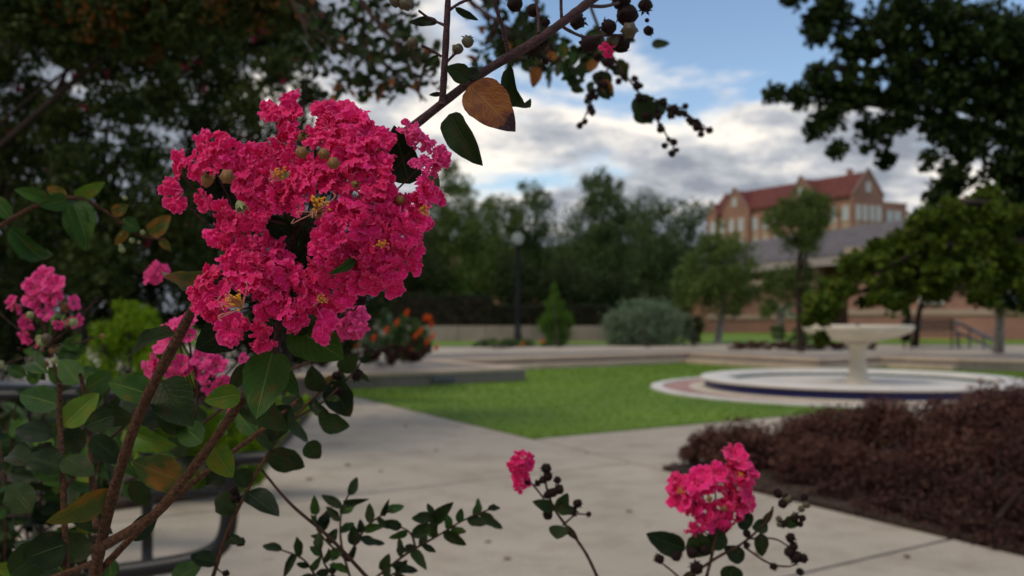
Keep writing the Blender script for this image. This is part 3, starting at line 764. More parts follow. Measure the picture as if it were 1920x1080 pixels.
# lamp post
lb_ = G(971, 641, TZ); dl = (lb_ - CAM).dot(FWD); s_ = dl / F
lamp = root('lamp_post', 'tall black lamp post with a pale globe beside the little cypress', 'lamp', lb_)
zt = P(971, 462, dl).z
part('base', MB().lathe([(.14, 0), (.14, .25), (.11, .3), (.10, .7), (.085, .75)], 16, lb_), M['black'], lamp, smooth=True)
part('pole', MB().lathe([(.095, .7), (.09, 1.5), (.085, zt - lb_.z - .1), (.10, zt - lb_.z - .05), (.12, zt - lb_.z)], 16, lb_), M['black'], lamp, smooth=True)
gc = P(971, 447, dl); rg = 11.5 * s_
part('globe', MB().lathe([(max(.001, rg * math.sin(math.pi * i / 14)), -rg * math.cos(math.pi * i / 14)) for i in range(15)], 24, gc), M['globe'], lamp, smooth=True)
part('finial', MB().lathe([(.10, rg*.9), (.04, rg*1.05), (.02, rg*1.2), (0, rg*1.3)], 12, gc), M['black'], lamp, smooth=True)

# shrubs on and before the terrace
def shrub(name, label, cat, basep, clumps, n, size, fm, seed, group=None, extra=None, sub=16, subr=.3, stems=5, aspect=.5):
    t = root(name, label, cat, basep, group); b = Vector(basep); r = random.Random(seed)
    for k in range(stems):
        c = clumps[k % len(clumps)]; e = Vector(c[:3]) + Vector((r.uniform(-.4, .4), r.uniform(-.4, .4), 0)) * c[3]
        part('stem', MB().tube(spline([b + Vector((r.uniform(-.1, .1), r.uniform(-.05, .05), 0)), b.lerp(e, .5) + Vector((0, 0, .05)), e], 3), .012, 5), M['trunk'], t, smooth=True)
    o = obj('foliage', foliage('foliage', clumps, n, size, FOL[fm], seed, sub, subr, aspect, b), t); o['kind'] = 'stuff'
    for (nm, c2, n2, s2, m2) in (extra or []):
        e = obj(nm, foliage(nm, c2, n2, s2, FOL[m2], seed + 9, 10, .5, .8, b), t); e['kind'] = 'stuff'
    return t
def gp(px, py, z=TZ): return G(px, py, z)
d1 = 31
shrub('round_shrub', 'big rounded silvery green shrub behind the lawn, left of the fountain bowl', 'shrub', gp(1215, 652), [cl(1185, 608, d1, 52), cl(1235, 605, d1, 50), cl(1155, 612, d1, 32), cl(1210, 592, d1, 38), cl(1272, 620, d1, 38), cl(1210, 632, d1, 48), cl(1165, 635, d1, 34)], 20000, .085, 'silver', 70, sub=60, subr=.38)
shrub('dark_shrub', 'narrow dark green shrub tight against the right of the silvery shrub', 'shrub', gp(1303, 650), [cl(1300, 610, d1, 22), cl(1303, 630, d1, 22)], 2600, .08, 'deep', 71)
shrub('small_cypress', 'bright green pointed young cypress right of the lamp post', 'tree', gp(1042, 652), [cl(1040, 545, 32, 9, rz=18), cl(1040, 570, 32, 18), cl(1042, 595, 32, 30, rz=22), cl(1025, 605, 32, 16), cl(1062, 605, 32, 16), cl(1043, 628, 32, 30), cl(1040, 612, 32, 30)], 10000, .065, 'conifer', 72, sub=40, subr=.42)
shrub('ground_cover', 'low spreading dark green shrub at the foot of the lamp post', 'shrub', gp(930, 655), [cl(905, 645, 30, 22, rz=9), cl(940, 643, 30, 30, rz=11), cl(985, 645, 30, 26, rz=10), cl(1035, 648, 30, 28, rz=9)], 7000, .06, 'lily', 73, extra=[('bloom', [cl(980, 645, 29.6, 4), cl(1018, 640, 29.6, 4)], 40, .06, 'orange')])
shrub('purple_border', 'long low purple brown hedge behind the fountain pedestal', 'hedge', gp(1500, 657), [cl(x, 648, 27.5, 24, rz=9) for x in range(1385, 1650, 30)], 8000, .06, 'purple', 74)
shrub('green_border', 'green leafy clump growing behind the purple brown low hedge', 'shrub', gp(1485, 640), [cl(1460, 625, 29, 20), cl(1500, 630, 29, 22), cl(1530, 635, 29, 16)], 3000, .07, 'lily', 75)
# orange flowering bed on the raised corner
d2 = 15.5
shrub('silver_shrub', 'pale silvery shrub right behind the pink flower head', 'shrub', gp(700, 672), [cl(700, 605, 17, 34), cl(672, 622, 17, 30), cl(722, 628, 17, 30), cl(690, 650, 17, 32)], 9000, .05, 'silver', 80)
shrub('orange_flower_shrub', 'loose green shrub with orange flowers on the raised corner', 'flowering shrub', gp(760, 680), [cl(760, 615, 16.5, 26), cl(785, 630, 16.5, 25), cl(735, 635, 16.5, 28), cl(790, 655, 16.5, 22), cl(760, 655, 16.5, 32)], 8500, .045, 'lily', 81,
      extra=None)
_os = [o for o in COL.objects if o.name.startswith('orange_flower_shrub')][0]
fl = foliage('bloom', [(0, 0, 0, .05)], 40, .055, FOL['orange'], 5, 6, .6, .8)
for (x, y) in [(764, 588), (799, 597), (806, 599), (810, 610), (726, 620), (789, 622), (812, 632), (802, 643), (819, 653), (669, 649), (780, 632), (745, 606), (770, 660), (702, 635)]:
    p = P(x, y, 15.9); obj('flower', fl, _os, loc=p - _os.location)
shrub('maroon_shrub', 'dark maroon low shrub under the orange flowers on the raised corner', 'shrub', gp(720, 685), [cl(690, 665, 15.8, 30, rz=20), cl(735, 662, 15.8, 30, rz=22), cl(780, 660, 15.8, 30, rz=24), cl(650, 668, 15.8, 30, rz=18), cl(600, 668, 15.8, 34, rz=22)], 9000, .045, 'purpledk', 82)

# ------------------------------------------------------------ buildings
def wbox(mb, O, a, n, s0, s1, w0, w1, z0, z1):
    c = []
    for z in (z0, z1):
        for (s, w) in ((s0, w0), (s1, w0), (s1, w1), (s0, w1)):
            p = O + a*s + n*w; c.append((p.x, p.y, z))
    return mb.hexa(c)
def window(parent, O, a, n, s, hw, z0, z1, w=0.0, out=-1, mun=(1, 2), pane='pane', panel=None):
    """frame and its bars standing 0.1 m proud of the wall line, with a recessed pane"""
    f = MB(); o = out
    def b(s0, s1, za, zb, d0, d1): wbox(f, O, a, n, s0, s1, *sorted((w + o*d0, w + o*d1)), za, zb)
    t = .07
    b(s-hw, s-hw+t, z0, z1, .0, .10); b(s+hw-t, s+hw, z0, z1, .0, .10)
    b(s-hw+t, s+hw-t, z0, z0+t, .0, .12); b(s-hw+t, s+hw-t, z1-t, z1, .0, .10)
    for k in range(1, mun[0] + 1):
        x = s - hw + 2*hw*k/(mun[0]+1); b(x-.02, x+.02, z0+t, z1-t, .03, .07)
    for k in range(1, mun[1] + 1):
        z = z0 + (z1 - z0)*k/(mun[1]+1); b(s-hw+t, s+hw-t, z-.02, z+.02, .032, .068)
    fr = part('window', f, M['white'], parent)
    g_ = MB(); wbox(g_, O, a, n, s-hw+t, s+hw-t, *sorted((w + o*.02, w + o*.028)), z0+t, z1-t)
    obj('pane', g_.mesh('pane', M[pane], parent.location), fr)
def gable_roof(mb, O, a, n, s0, s1, w0, w1, ze, zr, ov=.4):
    wm_ = (w0 + w1) / 2
    sl = (zr - ze) / (wm_ - w0)
    pts = []
    for s in (s0, s1):
        for (w, z) in ((w0 - ov, ze - sl*ov), (wm_, zr), (w1 + ov, ze - sl*ov), (w1 + ov, ze - sl*ov + .2), (wm_, zr + .25), (w0 - ov, ze - sl*ov + .2)):
            p = O + a*s + n*w; pts.append((p.x, p.y, z))
    return mb.add(pts, [(0, 5, 4, 1), (1, 4, 3, 2)][0:0] + [(0, 1, 4, 5), (1, 2, 3, 4), (6, 11, 10, 7), (7, 10, 9, 8), (5, 4, 10, 11), (4, 3, 9, 10), (0, 6, 7, 1), (1, 7, 8, 2), (0, 5, 11, 6), (2, 8, 9, 3)])
O = Vector((48, 140, 0)); a_ = Vector((-14.3, 28, 0)).normalized(); n_ = Vector((a_.y, -a_.x, 0))
hall = root('brick_hall', 'large red brick hall with steep gables and clay tile roof', 'building', O)
LH = 31.4
w_ = MB()
wbox(w_, O, a_, n_, 0, LH, 0, 6.1, 0, 18)
for s in (0, LH):
    c = [O + a_*s + n_*0 , O + a_*s + n_*6.1, O + a_*s + n_*3.05]
    dd = a_ * (.35 if s == 0 else -.35)
    v = [(c[0].x, c[0].y, 18), (c[1].x, c[1].y, 18), (c[2].x, c[2].y, 21.6)] + [((q+dd).x, (q+dd).y, z) for q, z in ((c[0], 18), (c[1], 18), (c[2], 21.6))]
    w_.add(v, [(0, 1, 2), (3, 5, 4), (0, 3, 4, 1), (1, 4, 5, 2), (2, 5, 3, 0)])
part('wall', w_, M['brick'], hall)
part('roof', gable_roof(MB(), O, a_, n_, .36, LH - .36, 0, 6.1, 18, 21.1), M['rooftile'], hall)
def cross_gable(s0, s1, zt, zb=17.4):
    sm = (s0 + s1)/2; m = MB()
    wbox(m, O, a_, n_, s0, s1, -.9, 0.0 - .003, 0, zb)
    v = []
    for w in (-.9, -.5):
        for (s, z) in ((s0, zb), (s1, zb), (s1 - .5, zb + .9), (sm, zt), (s0 + .5, zb + .9)):
            p = O + a_*s + n_*w; v.append((p.x, p.y, z))
    m.add(v, [(0, 1, 2, 3, 4), (5, 9, 8, 7, 6), (0, 5, 6, 1), (1, 6, 7, 2), (2, 7, 8, 3), (3, 8, 9, 4), (4, 9, 5, 0)])
    part('gable', m, M['brick'], hall)
    r = MB(); v = []
    for w in (-.48, 3.0):
        for (s, z) in ((s0 - .2, zb - .1), (sm, zt - .35), (s1 + .2, zb - .1)):
            p = O + a_*s + n_*w; v.append((p.x, p.y, z))
    r.add(v, [(0, 1, 4, 3), (1, 2, 5, 4), (0, 3, 5, 2)])
    part('gable_roof', r, M['rooftile'], hall)
    cpm = MB()
    for (sa, za, sb, zb_) in ((s0 + .4, zb + .8, sm, zt), (s1 - .4, zb + .8, sm, zt)):
        pa = O + a_*sa + n_*-.95; pb = O + a_*sb + n_*-.95
        cpm.tube([(pa.x, pa.y, za), (pb.x, pb.y, zb_ + .1)], .14, 6)
    part('gable_coping', cpm, M['gcop'], hall)
    window(hall, O, a_, n_, sm, .45, zb + 1.0, zb + 2.4, w=-.9, mun=(0, 1))
cross_gable(6.1, 12.3, 21.5); cross_gable(21.0, 27.6, 21.4); cross_gable(29.0, 31.6, 19.8, 17.6)
cpm = MB()
for w0 in (0, 6.1):
    pa = O + a_*-.05 + n_*w0; pb = O + a_*-.05 + n_*3.05
    cpm.tube([(pa.x, pa.y, 18.0), (pb.x, pb.y, 21.75)], .16, 6)
part('gable_coping', cpm, M['gcop'], hall)
bays = MB()
k = 0
for i in range(13):
    s = 1.25 + 2.38 * i
    off = -.9 if (6.1 < s < 12.3 or 21 < s < 27.6 or s > 29.0) else 0
    wbox(bays, O, a_, n_, s - .72, s + .72, off - .06, off - .002, 10.2, 16.5)
    for (z0, z1) in ((14.35, 16.35), (11.0, 12.95)):
        window(hall, O, a_, n_, s, .55, z0, z1, w=off - .06, mun=(1, 1))
part('stone_bay', bays, M['limestone'], hall)
e_ = MB()
On = O.copy()
[wbox(e_, O, a_, n_, -.06, -.002, w - .5, w + .5, 10.2, 16.6) for w in (1.05, 2.35, 3.75, 5.05)]
part('stone_bay', e_, M['limestone'], hall)
for w in (1.05, 2.35, 3.75, 5.05):
    for (z0, z1) in ((14.35, 16.4), (11.0, 13.0)):
        window(hall, O, n_, a_, w, .40, z0, z1, w=-.06, mun=(1, 1))
window(hall, O, n_, a_, 3.05, .4, 18.4, 19.8, w=0, mun=(0, 1))
wg = MB(); wbox(wg, O, a_, n_, .6, 14, 6.103, 11.4, 0, 17.0); part('side_wing', wg, M['brick'], hall)
wg = MB(); wbox(wg, O, a_, n_, .5, 14.1, 6.2, 11.5, 17.003, 17.25); part('parapet', wg, M['limestone'], hall)
for w in (7.9, 9.5):
    window(hall, O, n_, a_, w, .6, 13.9, 16.0, w=.6, mun=(1, 1)); window(hall, O, n_, a_, w, .6, 10.6, 12.7, w=.6, mun=(1, 1))
part('chimney', wbox(MB(), O, a_, n_, 3.6, 4.3, 3.3, 3.9, 20.0, 22.2), M['brick'], hall)

# covered walk with a long grey roof
O2 = Vector((19.6, 58, 0)); a2 = Vector((-.235, .972, 0)).normalized(); n2 = Vector((a2.y, -a2.x, 0))
pav = root('covered_walk', 'long open covered walk with grey shingle roof in front of the brick hall', 'pavilion', O2)
part('roof', gable_roof(MB(), O2, a2, n2, -7, 30, 0, 7.6, 4.55, 6.55, .0), M['shingle'], pav)
part('fascia', wbox(MB(), O2, a2, n2, -7.02, 30.02, -.10, -.002, 4.10, 4.60), M['fascia'], pav)
part('ceiling', wbox(MB(), O2, a2, n2, -7, 30, 0, 7.6, 4.35, 4.50), M['dark_roof'], pav)
for i in range(8):
    s = -6.5 + i * 5.1
    for w in (.35, 7.2):
        part('column', wbox(MB(), O2, a2, n2, s - .3, s + .3, w - .3, w + .3, TZ, 4.348), M['brick_dark'], pav)
part('back_wall', wbox(MB(), O2, a2, n2, -7, 30, 5.0, 5.3, TZ, 4.348), M['brick_dark'], pav)

# low brick building behind the row of trees
def low_building(label, xa, xb, d_a, d_b, ztop, mat, wins, base_band=True, sill=1.2, roof=True):
    A = P(xa, 600, d_a); B = P(xb, 600, d_b); A.z = B.z = 0
    a = (B - A); L_ = a.length; a.normalize(); n = Vector((-a.y, a.x, 0))
    if n.y < 0: n = -n
    t = root('brick_building', label, 'building', A)
    part('wall', wbox(MB(), A, a, n, 0, L_, 0, 8, TZ, ztop), M[mat], t)
    part('cornice', wbox(MB(), A, a, n, -.1, L_ + .1, -.12, 8.1, ztop + .002, ztop + .3), M['limestone'], t)
    if base_band:
        part('stone_band', wbox(MB(), A, a, n, 0, L_, -.06, -.002, sill - .12, sill + .12), M['limestone'], t)
    for (f, hw, z0, z1, pn) in wins:
        window(t, A, a, n, L_ * f, hw, z0, z1, w=0, pane=pn, mun=(1, 2))
    return t
low_building('long low brick building seen through the row of trees', 700, 1310, 62, 60, 5.0, 'brick', [(.08, .5, 1.6, 3.2, 'pane'), (.295, .45, 1.55, 3.2, 'pane'), (.435, .45, 1.4, 3.0, 'pane'), (.58, .5, 1.4, 3.0, 'pane'), (.70, .5, 1.5, 3.0, 'pane'), (.86, .5, 1.5, 3.0, 'pane')])
low_building('low brick wall building with a pale stone band behind the palm', 1325, 1560, 50, 50, 2.6, 'brick', [], sill=1.05)
low_building('low dark brick building at the far right behind the railing', 1590, 2150, 40, 36, 3.6, 'brick', [(.18, .35, 1.45, 2.9, 'pane'), (.30, .45, 1.6, 2.9, 'pane_dark'), (.55, .5, 1.6, 2.9, 'pane_dark')], sill=1.30)
# taller brick wing to the right with two dark windows and a lit lamp
A = P(1790, 600, 80); A.z = 0; B = P(2150, 600, 74); B.z = 0
aw = (B - A).normalized(); nw = Vector((-aw.y, aw.x, 0))
wing = root('brick_wing', 'pink brick wing with two dark paned windows at the right edge', 'building', A)
part('wall', wbox(MB(), A, aw, nw, 0, 16, 0, 9, TZ, 10.2), M['brick'], wing)
part('parapet', wbox(MB(), A, aw, nw, -.1, 16.1, -.1, 9.1, 10.202, 10.5), M['limestone'], wing)
part('stone_bay', wbox(MB(), A, aw, nw, .9, 4.2, -.08, -.002, 6.6, 9.2), M['limestone'], wing)
for px in (1839, 1863, 1900):
    s = (P(px, 600, 79) - A).dot(aw); window(wing, A, aw, nw, s, .52, 7.4, 9.0, w=-.08, pane='pane_dark', mun=(2, 2))
pl = P(1873, 391, 78.4)
lt = root('wall_lamp', 'lit round lamp glowing on the pink brick wing', 'lamp', pl)
part('bulb', MB().lathe([(max(.001, .16*math.sin(math.pi*i/10)), -.16*math.cos(math.pi*i/10)) for i in range(11)], 16, pl), M['lit'], lt, smooth=True)
part('bracket', MB().tube([pl + Vector((0, .1, 0)), pl + Vector((0, .5, 0)), pl + Vector((0, .8, -.2))], .03, 6), M['black'], lt)
# small shelter with a dark pyramid roof
sp = P(1812, 560, 45); sp.z = TZ
sh = root('shelter', 'small shelter with a dark pyramid roof by the brick wing', 'shelter', sp)
zr = P(1812, 430, 45).z; ze = P(1812, 462, 45).z; hw = 2.0
part('roof', MB().add([sp + Vector((sx*hw, sy*hw, ze - TZ)) for sx, sy in ((-1,-1),(1,-1),(1,1),(-1,1))] + [sp + Vector((0, 0, zr - TZ))], [(0,3,2,1),(0,1,4),(1,2,4),(2,3,4),(3,0,4)]), M['dark_roof'], sh)
for sx, sy in ((-1,-1),(1,-1),(1,1),(-1,1)):
    c = sp + Vector((sx*1.7, sy*1.7, 0)); part('post', MB().box((c.x-.13, c.y-.13, TZ), (c.x+.13, c.y+.13, ze - .002)), M['fascia'], sh)

# stair rail, bench and dark posts at the right
ra, rb = P(1792, 603, 30), P(1872, 642, 26.5)
rl = root('handrail', 'sloping grey stair handrail before the dark brick building', 'railing', Vector((rb.x, rb.y, TZ)))
part('rail', MB().tube([ra, rb], .05, 8), M['steel'], rl, smooth=True)
part('rail', MB().tube([ra - Vector((0, 0, .3)), rb - Vector((0, 0, .22))], .035, 8), M['steel'], rl, smooth=True)
for f in (.02, .35, .68, .97):
    q = ra.lerp(rb, f); part('post', MB().tube([(q.x, q.y, TZ), q], .03, 6), M['steel'], rl)
def park_bench_far():
    b = gp(1748, 655); t = root('park_bench', 'black bench beside the walk right of the fountain bowl', 'bench', b)
    W = .75
    for k in range(4):
        part('slat', MB().box((b.x - W, b.y - .2 + k*.11, b.z + .42), (b.x + W, b.y - .11 + k*.11, b.z + .45)), M['black'], t)
    for k in range(3):
        part('back_slat', MB().box((b.x - W, b.y + .26, b.z + .52 + k*.12), (b.x + W, b.y + .29, b.z + .60 + k*.12)), M['black'], t)
    for sx in (-1, 1):
        part('leg', MB().tube([(b.x + sx*W*.9, b.y - .2, b.z), (b.x + sx*W*.9, b.y - .18, b.z + .43)], .022, 6), M['black'], t)
        part('leg', MB().tube([(b.x + sx*W*.9, b.y + .3, b.z), (b.x + sx*W*.9, b.y + .27, b.z + .85)], .022, 6), M['black'], t)
park_bench_far()
bp_ = gp(1745, 652)
tree('tree', 'dark slender trunked tree at the right of the fountain bowl', 'tree', bp_ + Vector((-.1, .9, 0)), [cl(1740, 480, 28, 60), cl(1690, 500, 28, 45), cl(1790, 520, 28, 50), cl(1760, 545, 28, 35)], 8000, .09, 'deep', 91, .11, limbs=5)
bp_ = gp(1872, 662)
tree('tree', 'small brown trunked tree with olive leaves at the foot of the handrail', 'tree', bp_, [cl(1850, 540, 24, 48), cl(1890, 555, 24, 48), cl(1920, 520, 24, 50), cl(1870, 500, 24, 40)], 9000, .075, 'oak_pale', 92, .15, 'palebark', limbs=5, crown='crown')
tree('tree', 'dark trunked tree close to the low dark brick building', 'tree', gp(1697, 640), [cl(1680, 520, 31, 45), cl(1715, 530, 31, 40), cl(1650, 540, 31, 30)], 5500, .09, 'deep', 93, .15, limbs=4)

# ------------------------------------------------------------ big tree leaning in from the right
D = 9.5
rt = [cl(1530,60,D,36),cl(1560,25,D,45),cl(1600,90,D,50),cl(1500,180,D,36),cl(1450,175,D,26),cl(1540,150,D,45),cl(1560,210,D,45),cl(1600,170,D,60),cl(1530,240,D,32),cl(1570,280,D,26),cl(1640,250,D,45),cl(1660,300,D,24),
      cl(1660,60,D,65),cl(1700,150,D,75),cl(1690,220,D,45),cl(1760,60,D,85),cl(1800,160,D,85),cl(1860,80,D,95),cl(1900,200,D,90),cl(1760,240,D,45),cl(1820,270,D,60),cl(1900,320,D,75),cl(1790,330,D,45),
      cl(1760,370,D,36),cl(1850,400,D,60),cl(1920,430,D,70),cl(1850,480,D,60),cl(1920,520,D,75),cl(1790,470,D,46),cl(1960,450,D,90),cl(1800,410,D,40),cl(1560,0,D,40),cl(1490,-10,D,36),cl(1525,35,D,26),cl(1740,300,D,26),cl(1700,0,D,60),cl(1960,100,D,110),cl(1960,350,D,110)]
rlow = []
_r = random.Random(31)
for line, k_, rad_ in (([(1930,400),(1800,395),(1720,420),(1660,470)], 16, 34), ([(1930,480),(1780,490),(1660,490),(1580,520),(1535,590)], 22, 34), ([(1930,545),(1790,530),(1700,540),(1620,545)], 16, 27), ([(1840,430),(1740,460),(1690,480)], 9, 28), ([(1640,500),(1560,545),(1525,600),(1535,622)], 12, 20), ([(1760,500),(1700,520),(1650,555)], 9, 24)):
    fl_ = spline([Vector((x, y, 0)) for x, y in line], 10)
    for q in range(k_):
        a = fl_[int(len(fl_)*q/k_)]; r_ = rad_*_r.uniform(.5, 1.25)
        rlow.append(cl(a.x + _r.uniform(-16, 16), a.y + _r.uniform(-22, 22), D*.9 + _r.uniform(-.5, .5), r_, rz=r_*_r.uniform(.55, 1.1)))
base_r = Vector((6.4, 10.2, 0.03))
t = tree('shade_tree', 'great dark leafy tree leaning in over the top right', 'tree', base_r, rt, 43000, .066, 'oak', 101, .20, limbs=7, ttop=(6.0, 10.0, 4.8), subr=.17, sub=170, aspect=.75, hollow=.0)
o = obj('low_bough', foliage('low_bough', rlow, 26000, .056, FOL['oak_pale'], 103, 13, .55, .75, base_r, hollow=.0), t); o['kind'] = 'stuff'
for (x, y) in ((1560, 565), (1700, 440), (1620, 520)):
    q = spline([Vector((6.2, 10.1, 2.0)), P((x+1960)/2, y - 60, D*.92), P(x, y, D*.9)], 6)
    part('branch', MB().tube(q, [.06 - .05*i/(len(q)-1) for i in range(len(q))], 6), M['trunk'], t, smooth=True)

# ------------------------------------------------------------ left side crape myrtles and shrubs behind
LT = [
 ('dense crape myrtle tree filling the far left, dark with few gaps', -40, 10.0, [(-20,120,120),(60,60,80),(20,260,110),(90,200,70),(-60,350,110),(60,360,80),(110,300,55),(0,0,110),(150,40,90),(40,450,110)], 17000),
 ('crape myrtle tree with many bright gaps left of the pink flower head', 150, 9.0, [(180,110,80),(130,230,75),(230,200,70),(170,330,90),(270,300,70),(90,420,90),(240,410,90),(320,380,80),(230,90,80),(300,180,80),(330,450,80),(180,500,90)], 13500),
 ('crape myrtle tree rising behind the top of the pink flower head', 380, 10.0, [(330,120,80),(420,160,80),(380,230,80),(470,200,60),(520,140,60),(450,290,80),(540,240,55),(380,340,80),(480,380,90),(300,60,80),(400,70,80),(360,440,90),(400,330,80)], 15000),
 ('crape myrtle tree reaching to the sky gap above the pink flower head', 540, 11.0, [(500,70,70),(560,100,50),(600,50,40),(580,180,38),(540,30,70),(440,60,80),(600,330,80),(680,420,70),(620,470,90),(720,470,50),(560,450,80)], 14000),
]
for i, (lab, px, d, cls, n) in enumerate(LT):
    b = P(px, 700, d); b.z = .04
    ex = []
    r = random.Random(i)
    bl = [cl(x + r.uniform(-r_, r_)*.7, y + r.uniform(-r_, r_)*.7, d - .3, 9) for x, y, r_ in cls for _ in range(1)]
    rust = [cl(x + r.uniform(-30, 30), y + r.uniform(-30, 30), d - .2, 34) for x, y in [[(60, 30), (150, -10)], [(240, 60), (300, 100)], [(370, 70), (180, 10), (310, 30)], [(470, 20), (430, 60)]][i]]
    t = tree('crape_myrtle', lab, 'tree', b, [cl(x, y, d + r.uniform(-.7, .7), q) for x, y, q in cls], int(n * 1.8), .062, 'left', 200 + i, .07, limbs=7, group='crape myrtle trees on the left', sub=260, subr=.17, hollow=.0,
             extra=[('blossom', bl, len(bl)*10, .05, 'pinkbloom'), ('turning_leaves', rust, 700, .06, 'leftrust')])
top_cl = [cl(x, y, 8.0, r) for x, y, r in ((60, 10, 90), (200, 20, 90), (330, 20, 90), (450, 5, 70), (540, 0, 60), (260, 70, 50), (120, 80, 50))]
b = Vector((-8.5, 9.5, 0.05))
tree('crape_myrtle', 'overhanging crape myrtle along the top left with rusty turning leaves', 'tree', b, top_cl, 26000, .058, 'left', 211, .06, limbs=3, group='crape myrtle trees on the left', subr=.2, sub=200, hollow=.0, extra=[('turning_leaves', top_cl[:6], 2600, .06, 'leftrust')])
# dark screen of shrubs behind them
for i, (lab, px, d, cls, n) in enumerate([
  ('dark screen shrub at the far left behind the bench', -80, 13, [(-120,520,150),(0,520,110),(-40,640,120),(90,500,80),(60,600,90)], 9000),
  ('dark screen shrub behind the lime green bush', 200, 13, [(180,500,90),(260,480,80),(200,600,90),(330,560,90),(280,640,70)], 9000),
  ('dark screen shrub behind the pink flower head', 470, 14, [(430,500,90),(520,520,90),(450,620,90),(580,560,80),(620,620,60),(540,650,60),(680,560,60)], 9000)]):
    b = P(px, 700, d); b.z = .04
    shrub('screen_shrub', lab, 'shrub', b, [cl(x, y, d, q) for x, y, q in cls], n * 2, .085, 'deep', 230 + i, 'dark screen shrubs on the left', subr=.45, stems=6)
for i, (lab, px, py, d, cls, n) in enumerate([
  ('lime green feathery bush right behind the left bench back', 260, 760, 6.6, [(235,590,34),(260,625,50),(200,640,40),(300,660,45),(240,690,60),(330,700,50),(180,690,40)], 9000),
  ('lime green bush low between the bench arm and the walk', 430, 860, 6.9, [(480,800,55),(430,830,62),(520,780,42),(380,860,58),(450,880,55),(330,810,60),(560,760,26),(300,880,55),(380,800,50)], 22000),
  ('green bush under the bench seat at the left edge', 60, 900, 5.4, [(40,820,70),(130,830,70),(220,850,60),(280,880,50)], 7000)]):
    b = G(px, max(py + 60, 700), .05)
    b = P(px, py, d); b.z = .05
    shrub('lime_bush', lab, 'shrub', b, [cl(x, y, d, q) for x, y, q in cls], n, .035, 'bright' if i < 2 else 'lily', 240 + i, 'lime green bushes behind the bench', subr=.4, stems=5, aspect=.4)

# ------------------------------------------------------------ black bench at the left
def near_bench():
    Yb = 4.25
    b = P(200, 900, Yb); b.z = 0
    t = root('metal_bench', 'black tubular metal bench at the left, half hidden by leaves', 'bench', b)
    def Q(px, py, d=Yb): return P(px, py, d)
    part('armrest', MB().tube(spline([Q(330, 872, 4.55), Q(385, 866, 4.4), Q(440, 862, 4.25), Q(500, 858, 4.2), Q(516, 862, 4.2)], 4), .027, 10), M['black'], t, smooth=True)
    part('leg', MB().tube(spline([Q(432, 866), Q(430, 930), Q(428, 985), Q(412, 1025), Q(370, 1048), Q(300, 1062), Q(210, 1074), Q(60, 1090)], 5), .038, 10), M['black'], t, smooth=True)
    part('back_rail', MB().tube(spline([Q(-160, 742, 4.9), Q(0, 742, 4.9), Q(180, 740, 4.9), Q(262, 742, 4.9), Q(276, 760, 4.9), Q(278, 830, 4.9), Q(276, 1000, 4.9)], 4), .030, 10), M['black'], t, smooth=True)
    part('back_rail', MB().tube([Q(-160, 722, 4.95), Q(276, 722, 4.95)], .022, 8), M['steel'], t, smooth=True)
    for k in range(4):
        x = -130 + k * 92; part('back_slat', MB().tube([Q(x, 742, 4.9), Q(x, 930, 4.8)], .014, 6), M['black'], t, smooth=True)
    for k in range(1):
        part('seat_slat', MB().tube([Q(-160, 925 + k*14, 4.75 - k*.12), Q(420, 925 + k*14, 4.75 - k*.12)], .018, 6), M['black'], t, smooth=True)
    part('leg', MB().tube([Q(276, 1000, 4.9), G(276, 1090)], .028, 8), M['black'], t, smooth=True)
near_bench()

# ------------------------------------------------------------ purple hedge at the right
def purple(label, base, cls, n, seed, fm='purple'):
    return shrub('purple_shrub', label, 'shrub', base, cls, int(n*.95), .029, fm, seed, 'purple shrubs along the walk', subr=.46, sub=60, stems=8, aspect=.7)
purple('purple brown shrub at the left tip of the bed, thin and feathery', G(1370, 880), [cl(1330,830,8.2,42,rz=30), cl(1400,830,8.2,55,rz=42), cl(1300,850,8.2,30,rz=18), cl(1440,860,8.2,60,rz=40), cl(1500,815,8.6,50,rz=42), cl(1360, 860, 8.0, 45, rz=25)], 22000, 301)
purple('purple brown shrub in front of the pool step, right of the feathery tip', G(1580, 920), [cl(1560,810,8.0,70,rz=52), cl(1620,800,8.2,60,rz=45), cl(1520,870,7.6,70,rz=50), cl(1610,880,7.4,80,rz=60), cl(1660,790,8.0,55,rz=45)], 26000, 302)
purple('purple brown shrub tall at the right edge beside the pool', G(1860, 960), [cl(1800,790,7.6,80,rz=58), cl(1880,775,7.6,80,rz=60), cl(1730,810,7.6,70,rz=58), cl(1940,790,7.6,90,rz=75), cl(1780,870,7.2,90,rz=75), cl(1890,870,7.2,90,rz=75)], 30000, 303)
purple('nearly black purple shrub low at the right edge of the bed', G(1850, 1020), [cl(1700,925,6.9,90,rz=70), cl(1790,955,6.6,95,rz=75), cl(1870,980,6.3,95,rz=80), cl(1600,925,7.2,75,rz=48), cl(1500,905,7.5,70,rz=38), cl(1960,990,6.1,110,rz=95), cl(1960,880,6.6,90,rz=80), cl(1570,928,6.9,52,rz=32), cl(1660,955,6.4,58,rz=34), cl(1745,975,6.1,62,rz=38), cl(1830,1000,5.8,66,rz=42), cl(1910,1020,5.5,70,rz=46)], 52000, 304, 'purpledk')

